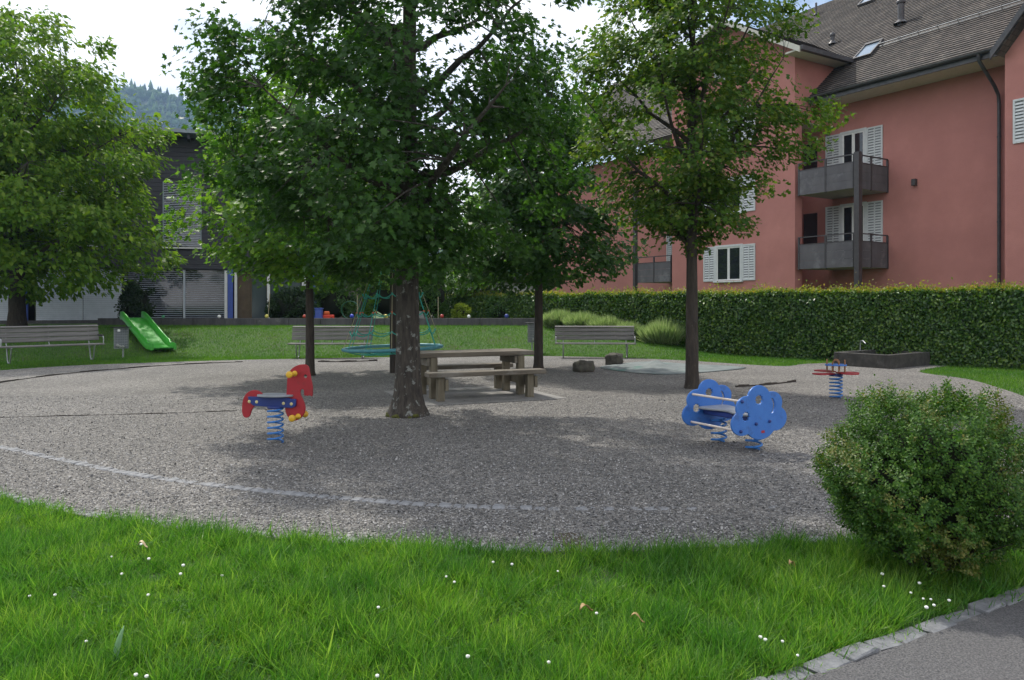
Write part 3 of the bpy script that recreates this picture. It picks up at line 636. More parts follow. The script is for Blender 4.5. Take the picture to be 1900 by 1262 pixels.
# ------------------------------------------------------------------ picnic table
UA = math.atan2(.62, 1.475)
pad = tag(MB().box(-1.3, 1.3, -1.13, 1.13, -.05, .012, c=.004).build('concrete_pad', M_PAD), 'flat concrete pad under the picnic table', kind='structure'); pad.location = (-.72, 13.58, 0); pad.rotation_euler = (0, 0, UA)
pt = thing('picnic_table', 'heavy weathered timber picnic table with two attached benches', 'table', (-.72, 13.58, .012), UA)
for i in range(3): MB().box(-1.05 + .005 * i, 1.05 - .004 * i, -.385 + i * .258, -.385 + i * .258 + .253, .69, .77, c=.008).build('tabletop_plank', M_WOODT, pt)
for s in (-1, 1):
    MB().box(-1.03, 1.06, s * .73 - .14, s * .73 + .14, .40, .475, c=.008).build('bench_plank', M_WOODT, pt)
for u in (-.8, .8):
    for v in (-.33, .33): MB().box(u - .06, u + .06, v - .06, v + .06, 0, .686, c=.006).build('table_leg', M_WOODP, pt)
    for v in (-.73, .73): MB().box(u - .06, u + .06, v - .06, v + .06, 0, .397, c=.006).build('bench_leg', M_WOODP, pt)
    MB().box(u + .062, u + .115, -.82, .82, .17, .36, c=.005).build('cross_beam', M_WOODP, pt)
    MB().box(u - .115, u - .062, -.36, .36, .55, .684, c=.005).build('top_beam', M_WOODT, pt)

# ------------------------------------------------------------------ park benches
def bench(loc, rz, label, Lh, arms):
    o = thing('park_bench', label, 'bench', loc, rz, 'slatted benches around the playground')
    for i in range(3): MB().box(-Lh, Lh, -.02, .018, -.058, .058, c=.006).build('back_slat', M_WOODG, o, TR(0, .26 + i * .028, .585 + i * .125) @ rot('X', R(-13)))
    MB().box(-Lh, Lh, -.06, .06, 0, .03, c=.005).build('back_cap', M_WOODG, o, TR(0, .345, .91) @ rot('X', R(8)))
    for i in range(3): MB().box(-Lh, Lh, -.26 + i * .155, -.26 + i * .155 + .145, .415, .45, c=.006).build('seat_slat', M_WOODG, o)
    for s in (-1, 1):
        x = s * (Lh - .25); b = MB()
        b.tube([(x, .24, .42), (x, .17, .25), (x, .11, .05), (x, .08, .02), (x, -.08, .02), (x, -.12, .05), (x, -.22, .41)], .018, 7); b.tube([(x, -.25, .40), (x, .22, .40), (x, .27, .5), (x, .345, .9)], .016, 6); b.build('leg', M_STEEL, o)
        if arms:
            x = s * (Lh - .03); b = MB(); b.tube([(x, -.2, .41), (x, -.22, .58), (x, -.19, .635), (x, .28, .66)], .014, 6); b.build('armrest', M_STEEL, o)
            MB().box(x - .03, x + .03, -.16, .2, .652, .685, c=.008).build('armrest_pad', M_BLACK, o)
    b = MB(); b.tube([(0, .2, .42), (0, .27, .5), (0, .345, .9)], .014, 6); b.build('back_strut', M_STEEL, o); return o
cB = G(1104, 664); bench((cB.x, cB.y, h(cB.x, cB.y)), R(-3), 'slatted grey bench with metal armrests in front of the lavender', 1.2, True)
cB = G(613, 664.5); bench((cB.x, cB.y, h(cB.x, cB.y)), R(0), 'slatted grey bench without armrests behind the thin trunk and climbing net', 1.22, False)
bench((-12.1, 20.2, 0.09), R(46), 'weathered bench with armrests on the left beside the litter bin', 1.22, True)

# ------------------------------------------------------------------ litter bins
def bin_(loc, rz, label):
    o = thing('litter_bin', label, 'litter bin', loc, rz, 'mesh litter bins on posts')
    b = MB(); b.tube([(0, .02, -.05), (0, .02, .9)], .028, 8); b.build('post', M_STEEL, o)
    b = MB(); z0, z1, r = .3, .9, .2
    for z in np.linspace(z0, z1, 9): b.tube([(r * math.cos(a), -.12 + .16 * math.sin(a), float(z)) for a in np.linspace(0, 2 * PI, 15)[:-1]], .006, 4, closed=True)
    for a in np.linspace(0, 2 * PI, 25)[:-1]: b.tube([(r * math.cos(a), -.12 + .16 * math.sin(a), z0), (r * math.cos(a), -.12 + .16 * math.sin(a), z1)], .005, 4)
    b.build('basket', M_STEEL, o)
    MB().box(-.19, .19, -.14, -.11, .31, .88, c=.004).build('liner', M_BINL, o)
    MB().box(-.24, .22, -.3, .08, .915, .935, c=.004).build('lid', M_BLACK, o, TR(0, 0, 0) @ rot('X', R(0)))
    MB().box(-.035, .035, -.292, -.287, .8, .87).build('sticker', M_WHITE, o)
    b = MB()
    for k in range(5): b.lathe([(0, -.04), (.04, -.02), (.045, .02), (0, .045)], 6, TR(random.uniform(-.12, .12), -.12 + random.uniform(-.1, -.03), .34 + random.uniform(0, .05)))
    b.build('litter', M_PALE, o)
M_BINL = pm('bin_liner', (.16, .18, .20), (.22, .24, .26), 5, .5)
bin_((-11.6, 22.9, h(-11.6, 22.9)), R(5), 'grey mesh litter bin on a post beside the left bench')
bin_((.66, 24.9, h(.66, 24.9)), R(20), 'grey mesh litter bin half hidden behind the middle tree trunk')

# ------------------------------------------------------------------ green slide
A = Vector((-10.95, 24.1, 0)); B = Vector((-13.1, 26.6, 0)); d = (A - B); dl = d.length; za = math.atan2(d.y, d.x)
sd = thing('slide', 'short green plastic slide lying down the grass slope', 'slide', (A.x, A.y, 0), za)
gA = h(A.x, A.y); gB = h(B.x, B.y)
prof = [(-dl - .25, gB + .36), (-dl, gB + .36), (-dl + .35, gB + .27), (-.75, gA + .24), (-.4, gA + .17), (0, gA + .16), (.08, gA + .15)]
pp = [tuple(np.array(prof[i]) * (1 - t) + np.array(prof[i + 1]) * t) for i in range(len(prof) - 1) for t in (0, .25, .5, .75)] + [prof[-1]]; hw = .30; b = MB(); side = MB()
for i in range(len(pp) - 1):
    (x0, z0), (x1, z1) = pp[i], pp[i + 1]
    b.add([(x0, -hw, z0), (x1, -hw, z1), (x1, hw, z1), (x0, hw, z0), (x0, -hw, z0 - .04), (x1, -hw, z1 - .04), (x1, hw, z1 - .04), (x0, hw, z0 - .04)], [(0, 1, 2, 3), (7, 6, 5, 4)], True)
b.build('slide_bed', M_SLIDE, sd)
for s in (-1, 1):
    b = MB(); ring = []
    for i, (x, z) in enumerate(pp):
        t = i / (len(pp) - 1); e = .2 if x < -.45 else .13
        ring.append([(x, s * hw, z - .05), (x, s * (hw + .01), z + e), (x, s * (hw + .035), z + e + .02), (x, s * (hw + .075), z + e), (x, s * (hw + .08), z - .06)])
    b.add([p for r in ring for p in r], [(i * 5 + j, i * 5 + j + 1, (i + 1) * 5 + j + 1, (i + 1) * 5 + j) for i in range(len(ring) - 1) for j in range(4)], True)
    b.add(ring[0], [(0, 1, 2, 3, 4)]); b.add(ring[-1], [(4, 3, 2, 1, 0)]); b.build('side_wall', M_SLIDE, sd)
b = MB(); b.tube([(-dl - .05, -.2, gB - .1), (-dl - .05, -.2, gB + .33)], .03, 8); b.tube([(-dl - .05, .2, gB - .1), (-dl - .05, .2, gB + .33)], .03, 8); b.tube([(-.25, 0, gA - .1), (-.25, 0, gA + .13)], .04, 8); b.build('support', M_POLE, sd)

# ------------------------------------------------------------------ springs and spring riders
def spring(x, y, z0, z1, r, turns, wr=.011):
    pts = []; n = int(turns * 18)
    for i in range(n + 1):
        t = i / n; a = t * turns * 2 * PI; e = min(1, t * turns / .8, (1 - t) * turns / .8); 
        tz = t if True else t
        pts.append((x + r * math.cos(a), y + r * math.sin(a), z0 + (z1 - z0) * tz))
    return MB().tube(pts, wr, 7)
def flat(name, loops, thick, mat, parent, mw, bev=.004):
    """closed outlines (first = outer, others = holes) filled and extruded, in the xy plane"""
    cu = bpy.data.curves.new(name, 'CURVE'); cu.dimensions = '2D'; cu.fill_mode = 'BOTH'; cu.extrude = thick / 2 - bev; cu.bevel_depth = bev; cu.bevel_resolution = 1; cu.offset = -bev
    for lp in loops:
        sp = cu.splines.new('POLY'); sp.points.add(len(lp) - 1); sp.use_cyclic_u = True
        for q, (x, y) in zip(sp.points, lp): q.co = (x, y, 0, 1)
    tmp = bpy.data.objects.new(name, cu); COL.objects.link(tmp); dg = bpy.context.evaluated_depsgraph_get()
    me = bpy.data.meshes.new_from_object(tmp.evaluated_get(dg)); bpy.data.objects.remove(tmp); me.materials.clear()
    return link(name, me, mat, parent, mw)
XZ = rot('X', R(90))                                                # xy outline -> standing in the xz plane
hs = G(511, 822)
ho = thing('spring_horse', 'red horse spring rider with blue seat beam and yellow grips', 'spring rider', (hs.x, hs.y, 0), R(-9))
k = .000888
def hp(pts): return [((x - 645) * k, (1130 - y) * k) for x, y in pts]
head = [(800, 500), (806, 420), (812, 300), (825, 235), (860, 175), (915, 132), (985, 106), (1060, 104), (1095, 122), (1112, 150), (1122, 210), (1140, 300), (1158, 380), (1160, 450), (1152, 515), (1128, 505), (1105, 503), (1090, 512), (1070, 502), (1052, 508), (1042, 480), (1042, 448), (1032, 425), (1012, 424), (996, 440), (990, 470), (1000, 505), (1022, 545), (1045, 600), (1058, 650), (1055, 705), (1035, 755), (1000, 795), (960, 822), (920, 832), (880, 825), (835, 800), (805, 760), (788, 715), (782, 660), (790, 580)]
eye = [(1062 + 24 * math.cos(a), 255 + 24 * math.sin(a)) for a in np.linspace(0, 2 * PI, 11)[:-1]]
flat('horse_head', [catmull(hp(head), 2), hp(eye)], .022, M_RED, ho, XZ)
tail = [(470, 505), (440, 470), (400, 452), (350, 447), (300, 458), (255, 485), (220, 525), (198, 575), (186, 640), (183, 700), (188, 755), (202, 790), (225, 808), (255, 810), (285, 795), (300, 770), (310, 730), (330, 690), (365, 655), (400, 640), (460, 620)]
flat('horse_tail', [catmull(hp(tail), 2)], .022, M_RED, ho, XZ)
beam = hp([(285, 530), (300, 528), (850, 535), (870, 548), (945, 548), (945, 640), (890, 664), (540, 655), (360, 645), (300, 590)])
for s in (-1, 1): flat('beam', [beam], .03, M_NAVY, ho, TR(0, s * .03, 0) @ XZ)
seat = [(x * .215 + .0, y * .14) for x, y in [(math.cos(a) * (1 + .08 * math.cos(3 * a)), math.sin(a)) for a in np.linspace(0, 2 * PI, 25)[:-1]]]
flat('seat', [seat], .022, M_SEAT, ho, TR(-.005, 0, .552))
for x, y in ((308, 592), (410, 595), (780, 607), (888, 612)):
    q = hp([(x, y)])[0]; MB().lathe([(0, .05), (.013, .05), (.019, .046), (.0205, .04)], 10, TR(q[0], 0, q[1]) @ rot('X', R(90))).build('bolt_cap', M_CREAM, ho)
def grip(q, name, ln):
    m = TR(q[0], 0, q[1]) @ rot('X', R(90))
    b = MB(); b.lathe([(.0, ln), (.03, ln), (.039, ln - .008), (.039, ln - .03), (.03, ln - .038), (.016, ln - .042), (.016, .03), (.03, .026), (.033, .013), (.033, .0)], 14, m)
    m2 = TR(q[0], 0, q[1]) @ rot('X', R(-90)); b.lathe([(.0, ln), (.03, ln), (.039, ln - .008), (.039, ln - .03), (.03, ln - .038), (.016, ln - .042), (.016, .03), (.03, .026), (.033, .013), (.033, .0)], 14, m2)
    recalc(b.build(name, M_YEL, ho))
grip(hp([(918, 222)])[0], 'handgrip', .17); grip(hp([(965, 775)])[0], 'footrest', .19)
recalc(spring(0, 0, .012, .41, .085, 6.2, .0115).build('spring', M_SPRING, ho)); MB().lathe([(0, .40), (.09, .40), (.09, .425), (0, .425)], 16).build('spring_plate', M_NAVY, ho)

# blue cloud rider
pn = G(1388, 838); pf = G(1334, 822)
s_ = (pf - pn); Y0 = Vector((s_.x, s_.y, 0)).normalized(); ang = math.atan2(Y0.y, Y0.x) - PI / 2
cl = thing('cloud_rider', 'blue cloud shaped spring seat for two with sun and moon cut-outs', 'spring rider', (2.47, 8.6, 0), R(28))
def cloud():
    lobes = [(-.19, .165, .13), (-.14, .33, .125), (.0, .43, .13), (.155, .36, .125), (.2, .19, .135), (.02, .16, .185), (-.0, .26, .232), (.08, .2, .15)]
    pts = []
    for a in np.linspace(0, 2 * PI, 120)[:-1]:
        dx, dy = math.cos(a), math.sin(a); best = 0
        for lx, ly, r in lobes:
            lx *= 1.0
            cx, cy = lx - .01, ly - .25; bq = dx * cx + dy * cy; cc = cx * cx + cy * cy - r * r; D = bq * bq - cc
            if D > 0: best = max(best, bq + math.sqrt(D))
        pts.append(((.01 + dx * best) * 1.24, .25 + dy * best))
    return pts
def sunhole(x, y, r): return [(x + (r if i % 2 else r * 1.38) * math.cos(a), y + (r if i % 2 else r * 1.38) * math.sin(a)) for i, a in enumerate(np.linspace(0, 2 * PI, 21)[:-1])][::-1]
def moon(x, y):
    o = [(x + .07 * math.cos(a), y + .09 * math.sin(a)) for a in np.linspace(-1.25, 1.25, 12)]; i = [(x - .012 + .052 * math.cos(a), y + .085 * math.sin(a)) for a in np.linspace(1.2, -1.2, 10)]; return (o + i)[::-1]
cpan = [cloud(), sunhole(.0, .405, .044), sunhole(-.19, .235, .042), moon(.17, .33)]
HW = .385
for s in (-1, 1):
    o = flat('cloud_panel', cpan, .022, M_BLUE, cl, TR(0, s * HW, .17) @ XZ)
    for x, z in ((-.25, .40), (-.27, .085), (-.05, .15), (.15, .165)): MB().lathe([(0, .03), (.013, .03), (.018, .022), (.019, .0)], 10, TR(x, s * HW, .17 + z) @ rot('X', R(90) if s < 0 else R(-90))).build('bolt_cap', M_NAVY, cl)
MB().box(.03, .08, -HW - .0125, -HW - .0115, .215, .242).build('sticker', M_RED, cl)
for x, z in ((-.25, .57), (-.27, .255)): MB().tube([(x, -HW, z), (x, HW, z)], .0135, 10).build('bar', M_BAR, cl)
st = [(-.17, -HW + .013), (-.17, -.18), (-.11, 0), (-.17, .18), (-.17, HW - .013), (.20, HW - .013), (.20, .18), (.14, 0), (.20, -.18), (.20, -HW + .013)]
flat('seat', [catmull(st, 3)], .022, M_SEAT, cl, TR(0, 0, .415)); MB().box(-.1, .1, -HW + .013, HW - .013, .335, .395, c=.01).build('seat_beam', M_NAVY, cl)
for s in (-1, 1): recalc(spring(.05, s * .27, .012, .335, .083, 4.4, .0125).build('spring', M_SPRING, cl))

# four-seat spring wheel
q = G(1551, 740)
ws = thing('spring_rocker', 'red cross shaped spring rocker with small blue table in front of the trough', 'spring rider', (q.x, q.y, 0), R(20))
recalc(spring(0, 0, .012, .40, .10, 6.5, .012).build('spring', M_SPRING, ws)); MB().lathe([(0, .39), (.11, .39), (.11, .415), (0, .415)], 16).build('spring_plate', M_NAVY, ws)
for i in range(4):
    a = i * PI / 2; pl = [(.06, -.06), (.18, -.075), (.25, -.12), (.38, -.125), (.43, -.08), (.44, 0), (.43, .08), (.38, .125), (.25, .12), (.18, .075), (.06, .06)]
    flat('seat_wing', [pl], .02, M_RED, ws, TR(0, 0, .43 + (i % 2) * .021) @ rot('Z', a))
flat('table', [[(.185 * math.cos(a) * (1 + .08 * math.cos(4 * a)), .185 * math.sin(a) * (1 + .08 * math.cos(4 * a))) for a in np.linspace(0, 2 * PI, 25)[:-1]]], .02, M_BLUE, ws, TR(0, 0, .575))
M_RUST = pm('rusty_tube', (.20, .085, .03), (.28, .13, .05), 12, .6)
for i in range(4):
    a = i * PI / 2 + PI / 4; c, s = math.cos(a), math.sin(a); nx, ny = -s, c
    pts = [(c * .14 + nx * .05, s * .14 + ny * .05, .46), (c * .14 + nx * .05, s * .14 + ny * .05, .6)] + [(c * .14 + nx * .05 * math.cos(t), s * .14 + ny * .05 * math.cos(t), .6 + .06 * math.sin(t)) for t in np.linspace(.3, PI - .3, 6)] + [(c * .14 - nx * .05, s * .14 - ny * .05, .6), (c * .14 - nx * .05, s * .14 - ny * .05, .46)]
    MB().tube(pts, .011, 7).build('handle', M_RUST, ws)

# ------------------------------------------------------------------ climbing net
q = G(729, 692)
cn = thing('climbing_net', 'conical green rope climbing net hung from a dark post with a teal ring', 'climbing net', (q.x, q.y, 0))
ZT = 3.75
MB().tube([(0, 0, -.1), (0, 0, 2), (0, 0, ZT + .1)], [.075, .072, .066], 12).build('post', M_POLE, cn)
MB().lathe([(0, ZT + .1), (.1, ZT + .1), (.1, ZT + .2), (0, ZT + .25)], 12).build('cap', M_BLACK, cn)
RR = 1.14; tilt = .035
def ringpt(a, r, z): return (r * math.cos(a), r * math.sin(a), z + tilt * (r / RR) * math.cos(a))
b = MB(); b.tube([ringpt(a, RR, .585) for a in np.linspace(0, 2 * PI, 49)[:-1]], .040, 10, closed=True); b.build('ring', M_RING, cn)
def rad(z): return RR * (1 - (z - .6) / (ZT - .6)) ** 1.0 * .97 + .03
NR = 12
for i in range(NR):
    a = 2 * PI * i / NR + .13
    MB().tube([ringpt(a, RR, .6), ringpt(a, rad(1.6) * .98, 1.6), ringpt(a, rad(2.6) * .95, 2.6), ringpt(a, .06, ZT)], .0085, 5).build('rope', M_ROPEG if i % 3 else M_ROPEB, cn)
for z in (.98, 1.42, 1.84, 2.4):
    b = MB()
    for i in range(NR):
        a0 = 2 * PI * i / NR + .13; a1 = a0 + 2 * PI / NR; p0 = Vector(ringpt(a0, rad(z) * .98, z)); p1 = Vector(ringpt(a1, rad(z) * .98, z))
        b.tube([p0.lerp(p1, t) - Vector((0, 0, .09 * 4 * t * (1 - t))) for t in np.linspace(0, 1, 7)], .0125, 5)
    b.build('sagging_rope', M_ROPEG, cn)
    b = MB()
    for i in range(NR):
        a0 = 2 * PI * i / NR + .13; p = ringpt(a0, rad(z) * .98, z); b.lathe([(0, -.03), (.022, -.02), (.022, .02), (0, .03)], 6, TR(*p))
    b.build('rope_clamp', M_ORANGE if z in (1.42,) else M_ROPEG, cn)
b = MB()
for i in range(NR):
    a0 = 2 * PI * i / NR + .13
    for da, r1 in ((.5, .5),):
        p0 = Vector(ringpt(a0, RR, .56)); p1 = Vector(ringpt(a0 + da, .45, .47)); b.tube([p0.lerp(p1, t) - Vector((0, 0, .05 * 4 * t * (1 - t))) for t in np.linspace(0, 1, 6)], .011, 5)
b.tube([ringpt(a, .45, .47) for a in np.linspace(0, 2 * PI, 25)[:-1]], .012, 5, closed=True)
for i in range(6):
    a = i * PI / 3; b.tube([ringpt(a, .45, .47), (.08 * math.cos(a), .08 * math.sin(a), .47)], .011, 5)
b.build('floor_net', M_ROPEG, cn)

# ------------------------------------------------------------------ trough, boulders, tarp
q = G(1652, 685); ta = math.atan2(.6, .8)
tr = thing('water_trough', 'low dark stone water trough with a thin spout before the hedge', 'trough', (q.x, q.y, 0), ta)
Lx, Ly, Hh, th = 2.1, 1.5, .35, .14
b = MB(); b.box(0, Lx, 0, th, -.05, Hh, c=.012); b.box(0, Lx, Ly - th, Ly, -.05, Hh, c=.012); b.box(0, th, th + .001, Ly - th - .001, -.05, Hh - .002, c=.01); b.box(Lx - th, Lx, th + .001, Ly - th - .001, -.05, Hh - .002, c=.01); b.build('basin', M_TROUGH, tr)
MB().quad((th, th, .27), (Lx - th, th, .27), (Lx - th, Ly - th, .27), (th, Ly - th, .27)).build('water', M_WATER, tr)
MB().tube([(1.2, Ly - .07, Hh), (1.2, Ly - .07, Hh + .2), (1.18, Ly - .1, Hh + .26), (1.1, Ly - .2, Hh + .27), (1.02, Ly - .32, Hh + .2)], .016, 7).build('spout', M_STEEL, tr)
from mathutils import noise as mnoise
def boulder(loc, sx, sy, sz, rz, label, seed):
    vs = []; fs = []; nu, nv = 18, 10
    for j in range(nv + 1):
        for i in range(nu):
            a = 2 * PI * i / nu; e = -PI / 2 + PI * j / nv; d = Vector((math.cos(a) * math.cos(e), math.sin(a) * math.cos(e), math.sin(e)))
            e4 = max(abs(d.x), abs(d.y), abs(d.z) * 1.05); d = d / (e4 ** .5); nn = mnoise.noise(d * 1.3 + Vector((seed, 0, 0))) * .3 + mnoise.noise(d * 3.1 + Vector((0, seed, 0))) * .13 + mnoise.noise(d * 7 + Vector((0, seed, 0))) * .035
            d = d * (1 + nn); vs.append((d.x * sx, d.y * sy, d.z * sz + sz * .8))
    for j in range(nv):
        for i in range(nu): fs.append((j * nu + i, j * nu + (i + 1) % nu, (j + 1) * nu + (i + 1) % nu, (j + 1) * nu + i))
    o = MB().add(vs, fs, True).build('boulder', M_STONE); o.location = loc; o.rotation_euler = (0, 0, rz); tag(o, label, 'boulder', 'boulders by the sandpit'); return o
q = G(1082, 690); boulder((q.x, q.y, 0), .22, .2, .155, .4, 'squat grey boulder lying nearest the picnic table', 1.3)
q = G(1139, 676.5); boulder((q.x, q.y, 0), .26, .22, .17, 1.1, 'larger grey boulder at the edge of the sandpit cover', 5.7)
tp_ = [tuple(G(*p).xy) for p in ((1112, 683), (1150, 676), (1205, 672), (1290, 677), (1385, 683), (1330, 690), (1240, 696), (1170, 692))]
tpo = catmull(tp_, 3); cx = sum(p[0] for p in tpo) / len(tpo); cy = sum(p[1] for p in tpo) / len(tpo)
hump = G(1222, 684); vs = [(0, 0, 0)]; fs = []; nr_ = 14; nb = len(tpo)
def tz(x, y, e): return .018 + (1 - e) * 0 + .13 * math.exp(-(((x - hump.x) / .2) ** 2 + ((y - hump.y - .35) / .7) ** 2)) * (1 - e ** 4) + .06 * math.exp(-(((x - hump.x + 1.0) / .35) ** 2 + ((y - hump.y) / .4) ** 2)) * (1 - e ** 4) + (1 - e ** 4) * .03 * (1 + mnoise.noise(Vector((x * 2.2, y * 2.2, 0)))) + .012 * mnoise.noise(Vector((x * 6, y * 6, 3)))
vs = [(cx, cy, tz(cx, cy, 0))]
for r in range(1, nr_ + 1):
    for i in range(nb):
        e = r / nr_; x = cx + (tpo[i][0] - cx) * e; y = cy + (tpo[i][1] - cy) * e; vs.append((x, y, tz(x, y, e)))
for i in range(nb): fs.append((0, 1 + i, 1 + (i + 1) % nb))
for r in range(nr_ - 1):
    for i in range(nb): a = 1 + r * nb; fs.append((a + i, a + nb + i, a + nb + (i + 1) % nb, a + (i + 1) % nb))
o = MB().add(vs, fs, True).build('sandpit_cover', M_TARP); recalc(o); tag(o, 'crumpled pale green tarpaulin covering the sandpit', 'tarpaulin')
sm = o.modifiers.new('thickness', 'SOLIDIFY'); sm.thickness = .004

# ------------------------------------------------------------------ balls on the wall, toys, stakes, hose
def ball(px, r, c, label, nm='garden_ball'):
    p = P(px, 590, 29); m = pm(nm + label[:6], c, None, 6, .35)
    o = recalc(MB().lathe([(.001, 0)] + [(r * math.sin(t), r - r * math.cos(t)) for t in np.linspace(.2, PI - .2, 9)] + [(.001, 2 * r)], 14).build(nm, m)); o.location = (p.x, 28.99 + .0, 1.081); tag(o, label, 'ball', 'balls on the retaining wall')
ball(495, .075, (.62, .55, .12), 'yellow ball on the wall left of the round dark shrub'); ball(565, .07, (.45, .06, .03), 'red ball on the wall beside the thin tree trunk')
ball(653, .08, (.04, .07, .5), 'blue ball on the wall beside the climbing net'); ball(716, .075, (.6, .5, .08), 'yellow ball on the wall behind the climbing net post'); ball(727, .085, (.75, .76, .72), 'white ball on the wall behind the climbing net post')
ball(820, .075, (.4, .05, .04), 'red ball on the wall right of the big trunk'); ball(870, .065, (.75, .76, .74), 'white ball on the wall beside the yellow green shrub'); ball(940, .08, (.05, .07, .3), 'dark blue ball on the wall left of the middle trunk'); ball(1021, .07, (.55, .2, .1), 'orange ball at the right end of the wall'); ball(303, .06, (.1, .4, .2), 'green ball on the wall behind the slide'); ball(407, .065, (.8, .8, .78), 'white ball on the wall under the louvred blind')
def stake(px, top, label, lean=0):
    p = P(px, 592, 29.4); o = MB().tube([(0, 0, -.3), (lean, 0, (592 - top) / F * 29.4)], .014, 6).build('garden_stake', M_ROPEB); o.location = (p.x, 29.4, p.z); tag(o, label, 'stake', 'bamboo stakes behind the wall')
stake(496, 545, 'bamboo stake behind the wall left of the round dark shrub', .1); stake(663, 548, 'bamboo stake behind the wall at the left of the net'); stake(813, 551, 'bamboo stake behind the wall before the dense green shrub')
p = P(650, 590, 31.2); hr = thing('garden_hose', 'green garden hose coiled on the terrace behind the wall', 'hose', (p.x, 31.2, .95))
MB().tube([(.36 * math.cos(a) * (1 + .03 * math.sin(3 * a)), .05 * math.sin(a * .27), .42 + .36 * math.sin(a)) for a in np.linspace(0, 8 * PI, 100)], .02, 6).build('hose_coil', pm('hose_green', (.01, .09, .04), None, 9, .5), hr); MB().tube([(.4, 0, 0), (.45, 0, .75), (.4, 0, .9)], .025, 6).build('hanger', M_BLACK, hr)
p = P(607, 590, 30.6); ty = thing('toy_car', 'small red plastic toy car on the terrace behind the wall', 'toy', (p.x, 30.6, .95), R(12))
MB().box(-.28, .28, -.14, .14, .07, .24, c=.03).build('body', pm('toy_red', (.62, .05, .02), None, 9, .4), ty); MB().box(-.14, .1, -.11, .11, .235, .38, c=.04).build('cab', pm('toy_orange', (.6, .12, .02), None, 9, .4), ty)
for x in (-.17, .17):
    for y in (-.15, .12): MB().tube([(x, y, .07), (x, y + .03, .07)], .07, 12).build('wheel', M_BLACK, ty)
bl = thing('blue_post', 'narrow blue post on the terrace beside the thin tree trunk', 'post', (P(592, 590, 30.3).x, 30.3, .8)); MB().box(-.13, .13, -.13, .13, 0, .62, c=.02).build('post_body', M_BLUEC, bl); MB().box(-.15, .15, -.15, .15, .622, .66, c=.01).build('post_cap', M_BLUEC, bl)
# ------------------------------------------------------------------ trees
def rv(): return Vector((random.gauss(0, 1), random.gauss(0, 1), random.gauss(0, 1)))
MAPLE_V = [(0, -.1, 0), (.16, .0, .02), (.5, .12, .10), (.26, .3, .03), (.52, .62, .11), (.17, .62, .02), (0, 1.0, -.06), (-.17, .62, .02), (-.52, .62, .11), (-.26, .3, .03), (-.5, .12, .10), (-.16, .0, .02), (0, .3, -.05)]
MAPLE_F = [(12, i, i + 1) for i in range(0, 11)] + [(12, 11, 0)]
MAPLE_S = [(0, -.1, 0), (.45, .1, .1), (.22, .35, .0), (.4, .7, .08), (0, 1, -.06), (-.4, .7, .08), (-.22, .35, 0), (-.45, .1, .1)]
MAPLE_SF = [(0, 1, 2, 6), (0, 6, 7), (2, 3, 4, 6), (6, 4, 5)]
MAPLE_SF = [(0, 1, 2), (0, 2, 6), (0, 6, 7), (2, 3, 4), (2, 4, 6), (6, 4, 5)]
LEAF_V = [(0, 0, 0), (.27, .45, .08), (0, 1, -.05), (-.27, .45, .08), (0, .45, -.02)]; LEAF_F = [(0, 1, 4), (1, 2, 4), (2, 3, 4), (3, 0, 4)]
OVAL_V = [(0, 0, 0), (.3, .5, .08), (0, 1, -.05), (-.3, .5, .08)]; OVAL_F = [(0, 1, 2), (0, 2, 3)]
